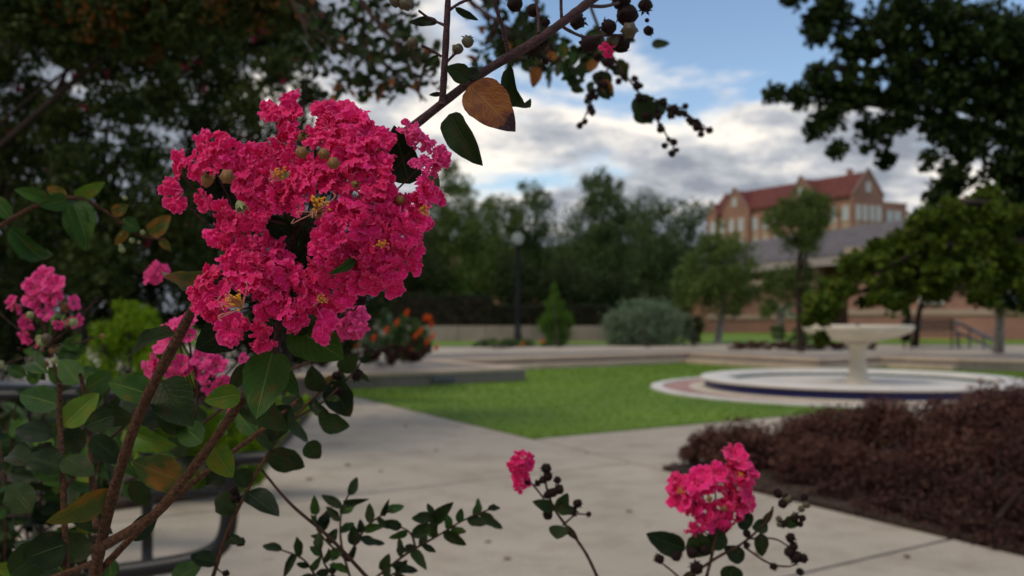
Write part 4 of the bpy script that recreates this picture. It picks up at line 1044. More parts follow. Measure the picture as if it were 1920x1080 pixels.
# ------------------------------------------------------------ near leaves, stems, blossoms
def leaf_mesh(name, curl=.15, fold=.18, wav=.03, tipw=.55, seed=0, twist=0.0):
    r = random.Random(seed); ej = [[r.uniform(-.035, .035) for _ in range(15)] for _ in range(2)]; nu, nv = 14, 8; V = []; UV = []
    ph = r.uniform(0, 6)
    for i in range(nu + 1):
        t = i / nu
        w = (math.sin(math.pi * min(1, t) ** tipw)) ** .75 if 0 < t < 1 else 0.012
        w = max(w, .012)
        ang = curl * t * 1.6
        x = t if abs(curl) < 1e-3 else math.sin(ang) / (curl * 1.6)
        z = 0 if abs(curl) < 1e-3 else -(1 - math.cos(ang)) / (curl * 1.6)
        for j in range(nv + 1):
            v = (j / nv - .5)
            y = v * w * (1 + (ej[0 if v < 0 else 1][i] if abs(v) > .45 else 0))
            zz = fold * abs(y) * 1.2 + wav * math.sin(ph + t * 11 + (2 if v > 0 else 0)) * (abs(v) * 2) ** 2 * w
            tw = twist * t; yy = y * math.cos(tw) - zz * math.sin(tw); z2 = y * math.sin(tw) + zz * math.cos(tw)
            V.append((x + .012 * math.sin(t*23 + j) * (abs(v)*2)**3 * w, yy, z + z2)); UV.append((t, j / nv))
    Fc = [(i*(nv+1)+j, i*(nv+1)+j+1, (i+1)*(nv+1)+j+1, (i+1)*(nv+1)+j) for i in range(nu) for j in range(nv)]
    return mesh_np(name, V, Fc, None, True, UV)
LEAFV = [dict(curl=.2, fold=.2, wav=.03, tipw=.72), dict(curl=.45, fold=.35, wav=.05, tipw=.66), dict(curl=-.3, fold=.15, wav=.06, tipw=.75), dict(curl=.9, fold=.4, wav=.03, tipw=.7, twist=.5), dict(curl=1.5, fold=.3, wav=.04, tipw=.6, twist=-.6)]
_lc = {}
def leaf_me(var, mat):
    k = (var, mat)
    if k not in _lc:
        me = leaf_mesh('leaf', seed=var, **LEAFV[var]); me.materials.append(M[mat]); _lc[k] = me
    return _lc[k]
def put_leaf(parent, base, tip, wpx, roll=0, var=0, mat='leaf_dark', name='leaf', label=None):
    b, t = P(*base), P(*tip)
    ax = t - b; L_ = ax.length; ax.normalize()
    n = (CAM - b).normalized(); n = (n - ax * n.dot(ax)).normalized()
    n = Matrix.Rotation(math.radians(roll), 3, ax) @ n
    sd = n.cross(ax).normalized(); W = wpx * base[2] / F
    cv = LEAFV[var]['curl']; Lc = L_ / max(.35, math.sin(abs(cv)*1.6) / (abs(cv)*1.6))
    # tilt so that the curled tip still lands on the asked point
    m = Matrix(((ax.x*Lc, sd.x*W, n.x*Lc*.6, 0), (ax.y*Lc, sd.y*W, n.y*Lc*.6, 0), (ax.z*Lc, sd.z*W, n.z*Lc*.6, 0), (0, 0, 0, 1)))
    m.translation = b - parent.location
    o = obj(name, leaf_me(var, mat), parent, mat4=m)
    if label: o['label'] = label
    return o
def stem(parent, pts, r0, r1, mat='bark', name='branch', k=10, n=6, bumpy=.08):
    """pts in (px, py, d); radii in photograph pixels at the first point's distance"""
    d0 = pts[0][2]; q = spline([P(*p) for p in pts], n)
    N_ = len(q); rr = random.Random(int(pts[0][0]*7 + pts[0][1]))
    rad = [(r0 + (r1 - r0) * i / (N_-1)) * d0 / F * (1 + rr.uniform(-bumpy, bumpy)) for i in range(N_)]
    part(name, MB().tube(q, rad, k), M[mat], parent, smooth=True)
    return q
def capsule_me(mat, seed, ribs=6, tip=True, rough=.08):
    r = random.Random(seed); V = []; nu, nv = 9, 12
    for i in range(nu + 1):
        a = math.pi * i / nu
        for j in range(nv):
            w = 2*math.pi*j/nv
            rr = math.sin(a) * (1 + .10*math.cos(ribs*w)) * (1 + r.uniform(-rough, rough))
            z = -math.cos(a) * (1.0 + (.25*(i/nu)**6 if tip else 0))
            V.append((rr*math.cos(w), rr*math.sin(w), z))
    Fc = [(i*nv+j, i*nv+(j+1) % nv, (i+1)*nv+(j+1) % nv, (i+1)*nv+j) for i in range(nu) for j in range(nv)]
    # sepals: small teeth bent back at the base
    for k in range(6):
        w = 2*math.pi*k/6; o = len(V)
        d = Vector((math.cos(w), math.sin(w), 0)); s = Vector((-math.sin(w), math.cos(w), 0))
        for q in (d*.55 - s*.28 + Vector((0,0,-.85)), d*1.25 + Vector((0,0,-.75 + r.uniform(-.3, .3))), d*.55 + s*.28 + Vector((0,0,-.85)), d*.5 + Vector((0,0,-.95))): V.append(tuple(q))
        Fc.append((o, o+1, o+2, o+3))
    return mesh_np('seed_capsule', V, Fc, M[mat], False)
CAPS = {k: [capsule_me(k, s) for s in range(3)] for k in ('capsule', 'capsule_olive')}
BUDS = {k: [capsule_me(k, 20 + s, rough=.01, tip=True) for s in range(2)] for k in ('bud', 'bud_green')}
def put_cap(parent, x, y, d, r, mat='capsule', direc=None, name='seed_capsule'):
    p = P(x, y, d); s = r * d / F
    dv = Vector(direc) if direc else Vector((rnd.uniform(-1, 1), rnd.uniform(-1, .4), rnd.uniform(-1, 1)))
    rot = dv.normalized().to_track_quat('Z', 'Y').to_matrix().to_4x4()
    me = (CAPS if mat in CAPS else BUDS)[mat][rnd.randrange(2)]
    return obj(name, me, parent, mat4=Matrix.Translation(p - parent.location) @ rot @ Matrix.Scale(s, 4))

def blossom_mesh(seed, mat='petal', npet=6, cup=.5, rim=34, rings=8):
    """six crinkled, fringed petals on thin claws"""
    r = random.Random(seed); V = []; UV = []; Fc = []
    for k in range(npet):
        w = 2*math.pi*k/npet + (r.uniform(-.22, .22) if npet > 1 else 0)
        tilt = cup + (r.uniform(-.45, .45) if npet > 1 else 0)
        d = Vector((math.cos(w)*math.cos(tilt), math.sin(w)*math.cos(tilt), math.sin(tilt)))
        s = Vector((-math.sin(w), math.cos(w), 0)); s = (s + d.cross(s) * (r.uniform(-.5, .5) if npet > 1 else 0)).normalized()
        nn = d.cross(s).normalized()
        # claw
        o = len(V)
        for (t, ww) in ((.06, .018), (.34, .022), (.46, .05)):
            V.append(tuple(d*t - s*ww)); UV.append((0.02, .5)); V.append(tuple(d*t + s*ww)); UV.append((.05, .5))
        Fc += [(o, o+1, o+3), (o, o+3, o+2), (o+2, o+3, o+5), (o+2, o+5, o+4)]
        c = d * r.uniform(.58, .70); R0 = r.uniform(.38, .48)
        o = len(V); V.append(tuple(c)); UV.append((.15, .5))
        off = Vector((seed*3.1 + k*7.7, r.uniform(0, 9), 0))
        ph = [r.uniform(0, 6.28) for _ in range(5)]
        fr_n = [r.uniform(-1, 1) for _ in range(rim)]
        for i in range(1, rings + 1):
            q = i / rings
            for j in range(rim):
                a = 2*math.pi*j/rim
                fr = 1 + .15*math.sin(2*a + ph[0])*q + .12*math.sin(3*a + ph[1])*q + .07*math.sin(7*a + ph[2])*q*q
                if i == rings: fr += .10 * fr_n[j]
                x = math.cos(a)*R0*q*fr; y = math.sin(a)*R0*q*fr*1.05
                nz = noise.noise(Vector((x*4.2, y*4.2, 0)) + off) + .45*noise.noise(Vector((x*9.5, y*9.5, 3)) + off)
                z = q**1.6 * (.055*math.sin(5*a + ph[2] + 2*q) + .050*math.sin(9*a + ph[3] - 3*q) + .030*math.sin(15*a + ph[4])) + .22*nz*min(1, q*2) - .16*q*q
                if i == rings: z += .025 * fr_n[(j*7) % rim]
                V.append(tuple(c + d*x + s*y + nn*z)); UV.append((.15 + .85*q, a/6.283))
        for j in range(rim): Fc.append((o, o+1+j, o+1+(j+1) % rim))
        for i in range(rings - 1):
            for j in range(rim):
                a0 = o+1+i*rim+j; a1 = o+1+i*rim+(j+1) % rim
                Fc += [(a0, a0+rim, a1+rim), (a0, a1+rim, a1)]
    return mesh_np('blossom', V, Fc, M[mat], True, UV)
BLO = [blossom_mesh(s) for s in range(9)]
BLOP = [blossom_mesh(40 + s, 'petal_pale') for s in range(4)]
PET = [blossom_mesh(90 + s, 'petal', 1, 0, 44, 9) for s in range(3)] + [blossom_mesh(95 + s, 'petal_pale', 1, 0, 44, 9) for s in range(3)]
BLOS = [blossom_mesh(60 + s, 'petal', rim=14, rings=4) for s in range(4)]
BLOSP = [blossom_mesh(70 + s, 'petal_pale', rim=14, rings=4) for s in range(4)]
def mask_of(blobs, holes=()):
    def f(x, y):
        if any((x-hx)**2/(ha*ha) + (y-hy)**2/(hb*hb) < 1 for hx, hy, ha, hb in holes): return None
        best = None
        for bx, by, br in blobs:
            q = (x-bx)**2 + (y-by)**2
            if q < br*br:
                h = math.sqrt(br*br - q)
                if best is None or h > best[0]: best = (h, bx, by, br)
        return best
    return f
def put_blossom(parent, x, y, d, r, normal, meshes, rr):
    s = r * d / F
    rot = Vector(normal).normalized().to_track_quat('Z', 'Y').to_matrix().to_4x4() @ Matrix.Rotation(rr.uniform(0, 6.28), 4, 'Z')
    return obj('blossom', meshes[rr.randrange(len(meshes))], parent,
               mat4=Matrix.Translation(P(x, y, d) - ORG[parent.name]) @ rot @ Matrix.Diagonal((s, s, s * rr.uniform(.8, 1.15), 1)))
ORG = {}
def flower_head(parent, blobs, d0, r_b, mind, seed, meshes, n=300, holes=(), bulge=.75, name='flower_head', rachis=None, tries=9000, inset=.35):
    rr = random.Random(seed); f = mask_of(blobs, holes)
    xs = [b[0] for b in blobs]; ys = [b[1] for b in blobs]; cxm, cym = sum(xs)/len(xs), sum(ys)/len(ys)
    R_ = max(b[2] for b in blobs)
    x0, x1 = min(b[0]-b[2] for b in blobs), max(b[0]+b[2] for b in blobs); y0, y1 = min(b[1]-b[2] for b in blobs), max(b[1]+b[2] for b in blobs)
    # stalks of the panicle are the part's own mesh
    mb = MB(); d_in = d0 + .35 * R_ * d0 / F
    st = rachis or (cxm, cym + (y1-y0)*.4)
    for b in blobs:
        q = spline([P(st[0], st[1], d_in), P((st[0]+b[0])/2 + rr.uniform(-8, 8), (st[1]+b[1])/2, d_in), P(b[0], b[1], d0 + .1*b[2]*d0/F)], 3)
        mb.tube(q, [2.4*d0/F]*len(q), 6)
    head = obj(name, mb.mesh(name, M['twig'], parent.location), parent)
    ORG[head.name] = parent.location.copy()
    pts = []
    for _ in range(tries):
        if len(pts) >= n: break
        x, y = rr.uniform(x0, x1), rr.uniform(y0, y1); h = f(x, y)
        if h is None: continue
        hh, bx, by, br = h
        if hh < inset * r_b and br > r_b: continue
        if any((x-a)**2 + (y-b_)**2 < mind*mind for a, b_ in pts): continue
        pts.append((x, y))
        dep = d0 - bulge * hh * d0 / F + rr.uniform(-.15, .15) * r_b * d0 / F
        nx, ny = (x-bx)/br, (y-by)/br
        nrm = RIGHT * nx * 1.1 - UP * ny * 1.1 - FWD * (.55 + hh/br*.8) + Vector((rr.uniform(-.45, .45), rr.uniform(-.2, .2), rr.uniform(-.45, .45)))
        put_blossom(head, x, y, dep, r_b * rr.uniform(.8, 1.12), nrm, meshes, rr)
    return head
def stamens(parent, x, y, d, r, seed, aim=(0, -1, .3), gold=True, long_=6):
    rr = random.Random(seed); s = r*d/F; p = P(x, y, d); av = Vector(aim).normalized()
    t = MB(); an = MB(); t2 = MB()
    for k in range(26):
        v = (av + Vector((rr.uniform(-.6, .6), rr.uniform(-.6, .6), rr.uniform(-.6, .6)))).normalized(); L_ = s * rr.uniform(.7, 1.05)
        e = p + v*L_; t.tube([p, p + v*L_*.5 + Vector((0, 0, s*.06)), e], s*.022, 4)
        for q in (Vector((1, 0, 0)), Vector((-.5, .2, .8))):
            c = e + q * s * .04
            an.add([c + Vector(o_)*s*.075 for o_ in ((1,0,0),(-1,0,0),(0,1,0),(0,-1,0),(0,0,.8),(0,0,-.8))], [(0,2,4),(2,1,4),(1,3,4),(3,0,4),(2,0,5),(1,2,5),(3,1,5),(0,3,5)])
    for k in range(long_):
        v = (av + Vector((rr.uniform(-1, 1), rr.uniform(-.6, .6), rr.uniform(-1, .5)))).normalized(); L_ = s * rr.uniform(1.3, 1.9)
        e = p + v*L_*.8; c = e + Vector((-v.x*.3, 0, rr.choice((-1, 1))*.45))*s*.6
        t2.tube(spline([p, p + v*L_*.45, e, c], 4), s*.028, 5)
    pl_ = part('stamen', t, M['gold'], parent, ploc=ORG.get(parent.name, parent.location), smooth=True)
    part('stamen', t2, M['stamen'], parent, ploc=ORG.get(parent.name, parent.location), smooth=True)
    part('anther', an, M['anther'], parent, ploc=ORG.get(parent.name, parent.location))
def calyx(parent, x, y, d, r, ang, mat='bud'):
    """spent flower cup with six pointed lobes"""
    s = r*d/F; p = P(x, y, d); a = math.radians(ang)
    ax = RIGHT*math.cos(a) - UP*math.sin(a) - FWD*.3; ax.normalize()
    u = ax.cross(Vector((0, 1, 0))).normalized(); v = ax.cross(u); V = []; Fc = []
    k = 12
    for (t, rr_) in ((-.6, .12), (-.3, .42), (.1, .6), (.4, .62)):
        for j in range(k):
            w = 2*math.pi*j/k; V.append(p + (ax*t + (u*math.cos(w) + v*math.sin(w))*rr_)*s)
    for j in range(k):
        w = 2*math.pi*(j + .5)/k; tt, r_ = (1.1, .85) if j % 2 == 0 else (.55, .62)
        V.append(p + (ax*tt + (u*math.cos(w) + v*math.sin(w))*r_)*s)
    for i in range(3): Fc += [(i*k+j, i*k+(j+1) % k, (i+1)*k+(j+1) % k, (i+1)*k+j) for j in range(k)]
    Fc += [(3*k+j, 3*k+(j+1) % k, 4*k+j, 4*k+j) [:3] for j in range(k)]
    mb = MB().add(V, Fc)
    return part('calyx', mb, M[mat], parent, ploc=ORG.get(parent.name, parent.location))

def lobes_head(parent, lobes, d, meshes, seed, st, name='flower_head', jig=7):
    rr = random.Random(seed); mb = MB()
    for L_ in lobes: mb.tube(spline([P(st[0], st[1], d + .01), P((st[0]+L_[0])/2, (st[1]+L_[1])/2 + 5, d + .008), P(L_[0], L_[1], d)], 3), 1.5*d/F, 5)
    h = obj(name, mb.mesh(name, M['twig'], parent.location), parent); ORG[h.name] = parent.location.copy()
    cx_ = sum(l[0] for l in lobes)/len(lobes); cy_ = sum(l[1] for l in lobes)/len(lobes)
    for (x, y, r) in lobes:
        nrm = RIGHT*(x-cx_)/60 - UP*(y-cy_)/60 - FWD*rr.uniform(.6, 1.3) + Vector((rr.uniform(-.5, .5), 0, rr.uniform(-.5, .5)))
        put_blossom(h, x, y, d + rr.uniform(-jig, jig)*d/F, r*1.22, nrm, meshes, rr)
        if r > 15: put_blossom(h, x + rr.uniform(-6, 6), y + rr.uniform(-6, 6), d + rr.uniform(8, 16)*d/F, r*1.15, nrm + Vector((rr.uniform(-.6, .6), 0, rr.uniform(-.6, .6))), meshes, rr)
    return h
# ---- the main flowering shrub
D0 = .66
sh = root('flowering_crape_myrtle', 'crape myrtle shrub carrying the big sharp pink flower head', 'flowering shrub', P(180, 1080, .8))
LOBES = [(551,185,17),(516,220,28),(548,222,25),(636,220,30),(667,232,27),(692,245,17),(614,239,26),(551,258,26),(680,264,32),(714,266,22),(642,267,32),(689,295,36),(717,314,26),(658,297,32),(595,264,24),
 (765,243,19,1),(788,262,26,1),(811,296,24,1),(790,311,20,1),(796,361,26),(811,362,17),(777,387,24),(782,416,22),
 (387,273,26),(412,280,27),(437,286,25),(343,298,20),(365,302,20),(337,322,16),(374,324,19),(400,312,20),(321,349,18),(337,371,16),(384,373,18),(424,303,20),
 (485,295,28),(513,286,26),(456,317,26),(469,336,30),(500,330,32),(538,361,28),(551,336,26),(579,333,28),(595,311,26),(519,377,28),(500,361,26),(620,343,24),(648,336,28),(699,336,32),(712,357,27),(673,368,30),(658,393,25),(545,305,22),(575,365,20),(560,388,18),(530,330,24),(620,310,24),(470,365,22),
 (422,387,22),(437,412,24),(475,409,26),(492,392,22),(415,443,22),(456,438,15),(634,405,26),
 (705,393,32),(736,412,32),(714,431,32),(758,437,28),(771,462,24),(680,424,30),(626,437,32),(604,456,26),(642,462,28),(686,459,32),(733,462,32),(740,385,22),
 (614,477,24),(699,470,28),(670,488,28),(708,494,30),(736,504,26),(736,526,18),(763,492,20),(595,507,24),(620,516,22),(670,526,26),(656,538,16),(640,490,26),(700,520,24),
 (469,469,28),(437,482,26),(500,472,30),(525,485,24),(450,510,30),(485,504,30),(541,513,26),(510,542,32),(393,526,26),(374,545,20),(387,570,24),(412,557,28),(404,589,20),(470,540,26),(500,576,26),(431,614,25),(488,635,22),(494,610,20),(532,576,24),(551,592,24),(566,572,22),(573,548,26),(595,532,22),(450,600,16),
 (626,561,24),(606,594,19),(604,620,19),(645,545,16)]
mb = MB()
for L_ in LOBES[::2]:
    mb.tube(spline([P(545, 545, D0 + .03), P((545+L_[0])/2 + rnd.uniform(-10, 10), (545+L_[1])/2 + 8, D0 + .025), P(L_[0], L_[1], D0 + .012)], 4), [1.8*D0/F]*9 if False else 1.7*D0/F, 6)
head = obj('flower_head', mb.mesh('flower_head', M['bark_red'], sh.location), sh); ORG[head.name] = sh.location.copy()
def head_depth(x, y):
    h = 0
    for (cx_, cy_, R_) in ((670, 380, 190), (450, 330, 130), (480, 545, 130), (790, 320, 70)):
        h = max(h, R_*R_ - (x-cx_)**2 - (y-cy_)**2)
    return math.sqrt(h)
rr = random.Random(42)
cen_ = ((670, 380, 190), (450, 330, 130), (480, 545, 130))
def head_normal(x, y):
    c = min(cen_, key=lambda c: ((x-c[0])**2 + (y-c[1])**2) / c[2]**2)
    return RIGHT*((x-c[0])/c[2]) - UP*((y-c[1])/c[2])
for L_ in LOBES:
    x, y, r = L_[:3]; ms = BLOP if len(L_) > 3 else BLO
    dep = D0 + .012 - .50*head_depth(x, y)*D0/F + rr.uniform(-9, 9)*D0/F
    nrm = head_normal(x, y) - FWD*rr.uniform(.5, 1.2) + Vector((rr.uniform(-.6, .6), 0, rr.uniform(-.5, .6)))
    put_blossom(head, x, y, dep, r*1.16, nrm, ms, rr)
    if r > 21:
        a = rr.uniform(0, 6.28); x2, y2 = x + math.cos(a)*9, y + math.sin(a)*9
        nrm = head_normal(x, y) - FWD*rr.uniform(.2, .8) + Vector((rr.uniform(-.8, .8), 0, rr.uniform(-.8, .8)))
        put_blossom(head, x2, y2, dep + rr.uniform(14, 24)*D0/F, r*1.1, nrm, ms, rr)
# lone petals that stand out of the outline, each on its claw
for (x, y, r, a_deg, k_) in ((600,208,24,75,0),(622,204,16,50,0),(545,190,18,110,0),(318,352,22,170,0),(330,378,20,235,0),(385,380,20,265,0),(368,318,18,200,0),(607,600,24,-60,0),(604,628,20,-95,0),(640,560,24,-20,0),(430,625,24,-110,0),(490,645,20,-95,0),(560,600,20,-80,0),(402,592,18,-140,0),(398,445,18,190,0),(740,540,18,-70,0),(775,498,16,-20,0),(820,372,14,10,0),(832,300,14,0,1),(512,212,16,150,0),(712,250,14,50,0),(800,420,14,-10,0)):
    a = math.radians(a_deg); p = P(x, y, D0 - .004); s_ = r*2.2*D0/F
    xd = RIGHT*math.cos(a) + UP*math.sin(a) - FWD*rr.uniform(-.2, .3); xd.normalize()
    zd = (-FWD + RIGHT*rr.uniform(-.4, .4) + UP*rr.uniform(-.4, .4)); zd = (zd - xd*zd.dot(xd)).normalized(); yd = zd.cross(xd)
    o0 = p - xd*s_*.55
    m4 = Matrix(((xd.x*s_, yd.x*s_, zd.x*s_, 0), (xd.y*s_, yd.y*s_, zd.y*s_, 0), (xd.z*s_, yd.z*s_, zd.z*s_, 0), (0, 0, 0, 1))); m4.translation = o0 - sh.location
    obj('petal', PET[rr.randrange(3) + (3 if k_ else 0)], head, mat4=m4)
hp = head
for (x, y, r, dz) in ((426, 331, 14, -.052), (566, 286, 12, -.055), (607, 288, 11, -.055), (625, 306, 12, -.060), (750, 375, 10, -.02)):
    p = P(x, y, D0 + dz); s = r*(D0+dz)/F
    obj('flower_bud', BUDS['bud'][0], hp, mat4=Matrix.Translation(p - sh.location) @ Vector((.2, -1, -.2)).to_track_quat('Z', 'Y').to_matrix().to_4x4() @ Matrix.Scale(s, 4))
calyx(hp, 388, 340, D0 - .040, 20, -70); calyx(hp, 450, 385, D0 - .03, 17, 60, 'bud_green'); calyx(hp, 532, 330, D0 - .04, 13, -60, 'bud_green'); calyx(hp, 565, 258, D0 - .03, 13, -40)
calyx(hp, 590, 400, D0 - .045, 17, -20); calyx(hp, 664, 345, D0 - .045, 12, 20)
stamens(hp, 592, 398, D0 - .050, 34, 1, aim=(.45, -.8, .7))
stamens(hp, 455, 578, D0 - .045, 34, 2, aim=(-.6, -.7, .55), long_=9)
stamens(hp, 712, 462, D0 - .048, 18, 3, aim=(.3, -.9, .2), long_=1)
stamens(hp, 530, 338, D0 - .044, 24, 4, aim=(-.3, -.7, .8), long_=7)
stamens(hp, 598, 566, D0 - .03, 16, 5, aim=(.6, -.7, .5), long_=4)
stamens(hp, 785, 395, D0 - .03, 18, 6, aim=(.8, -.6, -.1), long_=5)
stem(sh, [(175,1100,.80),(185,1040,.79),(215,915,.77),(262,775,.74),(330,640,.71),(385,545,.69),(470,460,.685),(548,430,.68)], 11.5, 7, 'bark')
stem(sh, [(180,1030,.79),(230,1003,.77),(290,965,.76),(345,900,.75),(405,820,.74),(455,748,.73)], 10, 8, 'bark')
stem(sh, [(188,1070,.80),(235,1020,.80),(290,965,.80),(350,915,.80),(405,870,.81),(480,815,.83),(560,750,.86)], 7, 4.5, 'bark')
stem(sh, [(112,720,.9),(112,790,.9),(118,900,.88),(125,1080,.86)], 4.5, 6, 'bark')
stem(sh, [(150,700,.92),(165,770,.92),(170,860,.9),(180,990,.86)], 4, 6, 'bark')
stem(sh, [(80,1090,.85),(150,1065,.83),(185,1050,.81)], 5, 6, 'bark')
stem(sh, [(110,930,.95),(150,880,.95),(220,810,.97),(300,740,1.0)], 4, 3, 'twig')
stem(sh, [(520,720,.70),(518,660,.69),(525,600,.69),(545,520,.685),(550,450,.68),(572,400,.67)], 8, 5, 'bark_red')
stem(sh, [(455,748,.73),(490,700,.71),(518,650,.695)], 5, 5, 'bark_red')
stem(sh, [(560,430,.68),(535,420,.665),(500,412,.655)], 3.5, 2.5, 'bark_red')
stem(sh, [(552,468,.68),(575,460,.67),(600,462,.66)], 3, 2, 'bark_red')
stem(sh, [(600,440,.71),(660,350,.70),(720,280,.70),(790,225,.70),(900,140,.71),(1000,80,.72),(1060,38,.73),(1115,-5,.74),(1180,-60,.75)], 8, 9.5, 'bark_red')
stem(sh, [(829,196,.70),(832,150,.70),(836,80,.70),(840,0,.70),(842,-40,.70)], 7, 5.5, 'bark_red')
stem(sh, [(953,103,.715),(945,60,.71),(932,20,.705),(920,-30,.70)], 4.2, 3.2, 'bark_red')
stem(sh, [(835,48,.70),(806,35,.70),(785,20,.695)], 3, 2.4, 'bark_red'); stem(sh, [(838,22,.70),(862,6,.70),(890,-5,.70)], 3, 3, 'bark_red')
stem(sh, [(828,106,.70),(805,92,.70),(790,86,.70)], 2.8, 2.2, 'bark_red'); stem(sh, [(836,118,.70),(852,102,.70),(866,90,.70)], 2.8, 2.2, 'bark_red')
stem(sh, [(1050,46,.73),(1068,58,.74),(1100,70,.78),(1140,66,.80),(1175,66,.82)], 3.6, 2.6, 'bark_red'); stem(sh, [(1098,10,.75),(1130,12,.77),(1160,6,.80)], 3.6, 3, 'bark_red')
stem(sh, [(1053,35,.73),(1052,12,.73),(1052,-10,.73)], 3, 3, 'bark_red'); stem(sh, [(1010,62,.72),(1008,20,.73),(1000,-20,.74)], 3, 2.5, 'bark_red')
for (x, y, r, dd, mt) in ((1083,41,14,.75,'capsule'),(1175,28,19,.82,'capsule'),(1165,0,17,.82,'capsule'),(1141,50,14,.80,'capsule'),(1180,57,15,.80,'capsule_olive'),(1165,83,16,.82,'capsule'),(1105,82,17,.80,'capsule'),(1210,10,13,.83,'capsule'),(1216,58,9,.84,'capsule'),(1120,106,8,.82,'capsule'),(1148,77,11,.81,'capsule_olive'),
                       (1000,92,15,.74,'capsule'),(1018,76,12,.74,'capsule'),(1000,20,12,.75,'capsule'),(1022,42,9,.75,'capsule'),(760,6,14,.70,'capsule_olive'),(742,0,12,.70,'capsule_olive'),(774,80,11,.695,'capsule_olive'),(858,92,10,.70,'capsule_olive'),(877,78,11,.70,'capsule_olive'),(965,8,14,.74,'capsule'),(1023,115,6,.75,'capsule'),(1213,38,4,.83,'capsule')):
    put_cap(sh, x, y, dd, r, mt)
put_cap(sh, 677, 562, .72, 11, 'capsule')
stem(sh, [(630,600,.72),(655,578,.72),(672,568,.72)], 2.6, 2, 'bark_red'); stem(sh, [(652,570,.72),(662,582,.72),(674,568,.72)], 1.8, 1.5, 'bark_red')
ph_ = flower_head(sh, [(1140,90,9)], .81, 10, 7, 31, BLOS, n=3, name='blossom_remnant', rachis=(1140, 80))
LV = [
 ((548,612,.70),(640,668,.68),92,-12,0,'leaf_green'), ((512,655,.69),(480,779,.66),84,8,0,'leaf_green'), ((523,690,.70),(556,738,.69),36,10,1,'leaf_green'),
 ((462,602,.72),(368,648,.72),78,-20,2,'leaf_dark'), ((302,716,.75),(358,796,.73),80,10,0,'leaf_dark'), ((452,738,.72),(383,752,.71),46,0,0,'leaf_lime'),
 ((330,628,.74),(224,652,.76),42,48,1,'leaf_dark'), ((388,506,.71),(288,532,.74),46,-35,1,'leaf_olive'), ((768,345,.695),(738,243,.66),66,-14,0,'leaf_dark'),
 ((842,214,.70),(893,308,.69),58,22,1,'leaf_dark'), ((880,160,.705),(962,240,.68),82,-8,0,'leaf_orange'), ((880,146,.70),(838,126,.69),38,10,0,'leaf_dark'),
 ((895,150,.705),(868,122,.71),26,30,1,'leaf_dark'), ((958,122,.72),(958,184,.72),30,30,4,'leaf_dark'), ((822,42,.70),(764,40,.71),20,20,0,'leaf_dark'), ((853,14,.70),(898,40,.71),15,15,0,'leaf_dark'),
 ((822,104,.70),(792,128,.70),12,10,0,'leaf_dark'), ((828,176,.70),(804,178,.70),9,0,0,'leaf_dark'), ((548,440,.67),(490,408,.655),42,-10,0,'leaf_dark'), ((556,500,.68),(592,450,.67),48,20,0,'leaf_dark'), ((565,462,.685),(600,430,.69),34,0,1,'leaf_dark'),
 ((666,482,.64),(624,516,.63),20,-30,1,'leaf_green'), ((800,330,.70),(822,348,.69),34,0,0,'leaf_dark'), ((455,752,.74),(535,800,.73),58,-10,1,'leaf_dark'),
 ((345,905,.77),(246,868,.76),68,12,2,'leaf_olive'), ((205,916,.78),(92,992,.76),52,-30,1,'leaf_olive'), ((402,842,.76),(432,892,.75),52,10,1,'leaf_lime'),
 ((600,600,.72),(648,590,.72),20,0,0,'leaf_dark'), ((480,590,.69),(530,580,.68),36,0,0,'leaf_dark'), ((410,470,.70),(445,490,.69),22,0,0,'leaf_dark'),
 ((640,520,.70),(690,500,.71),30,10,0,'leaf_dark'), ((530,600,.70),(590,625,.69),36,30,1,'leaf_dark'),
 ((280,740,.84),(205,712,.83),62,20,1,'leaf_green'), ((215,780,.86),(155,800,.86),46,10,0,'leaf_dark'), ((112,760,.90),(30,735,.92),54,10,0,'leaf_green'), ((118,800,.9),(185,735,.92),50,-10,0,'leaf_lime'),
 ((120,880,.88),(45,850,.88),52,20,1,'leaf_dark'), ((118,860,.88),(180,900,.86),48,-20,2,'leaf_dark'), ((170,820,.9),(232,870,.9),44,0,0,'leaf_dark'), ((150,720,.93),(110,670,.95),46,0,0,'leaf_green'),
 ((160,730,.93),(215,700,.95),46,20,1,'leaf_green'), ((125,1020,.86),(40,1050,.86),70,0,0,'leaf_dark'), ((122,1000,.87),(170,1060,.9),52,0,1,'leaf_dark'), ((300,760,.80),(352,830,.82),44,30,1,'leaf_dark'),
 ((380,830,.80),(330,790,.82),52,0,0,'leaf_green'), ((60,960,.9),(10,900,.92),56,0,1,'leaf_dark'), ((20,1080,.86),(100,1010,.88),70,10,2,'leaf_dark'), ((240,1010,.84),(300,960,.86),42,20,0,'leaf_dark'),
 ((480,815,.83),(440,770,.84),36,0,0,'leaf_green'), ((545,760,.85),(500,830,.85),48,10,1,'leaf_dark'), ((460,680,.74),(430,740,.76),26,0,0,'leaf_dark'), ((100,820,.92),(20,800,.95),44,15,0,'leaf_dark'), ((60,870,.92),(0,840,.95),44,15,1,'leaf_dark'),
 ((130,950,.9),(210,1000,.9),44,0,0,'leaf_dark'), ((90,700,.95),(40,660,1.0),40,0,1,'leaf_green'), ((190,760,.9),(250,800,.92),44,20,1,'leaf_dark'),
]
for L_ in LV: put_leaf(sh, *L_)
rr = random.Random(8)
for k in range(46):
    x, y = rr.uniform(-30, 420), rr.uniform(760, 1090)
    if x > 150 and 920 < y < 1070: continue
    a = rr.uniform(0, 6.28); l = rr.uniform(45, 85); d = rr.uniform(.95, 1.25); l *= .8/d*1.1
    put_leaf(sh, (x, y, d), (x + l*math.cos(a), y + l*math.sin(a)*.8, d + rr.uniform(-.05, .05)), l*rr.uniform(.5, .8), rr.uniform(-40, 40), rr.choice((0, 1, 1, 2, 3, 3)), rr.choice(['leaf_dark']*6 + ['leaf_green']*3 + ['leaf_lime']))

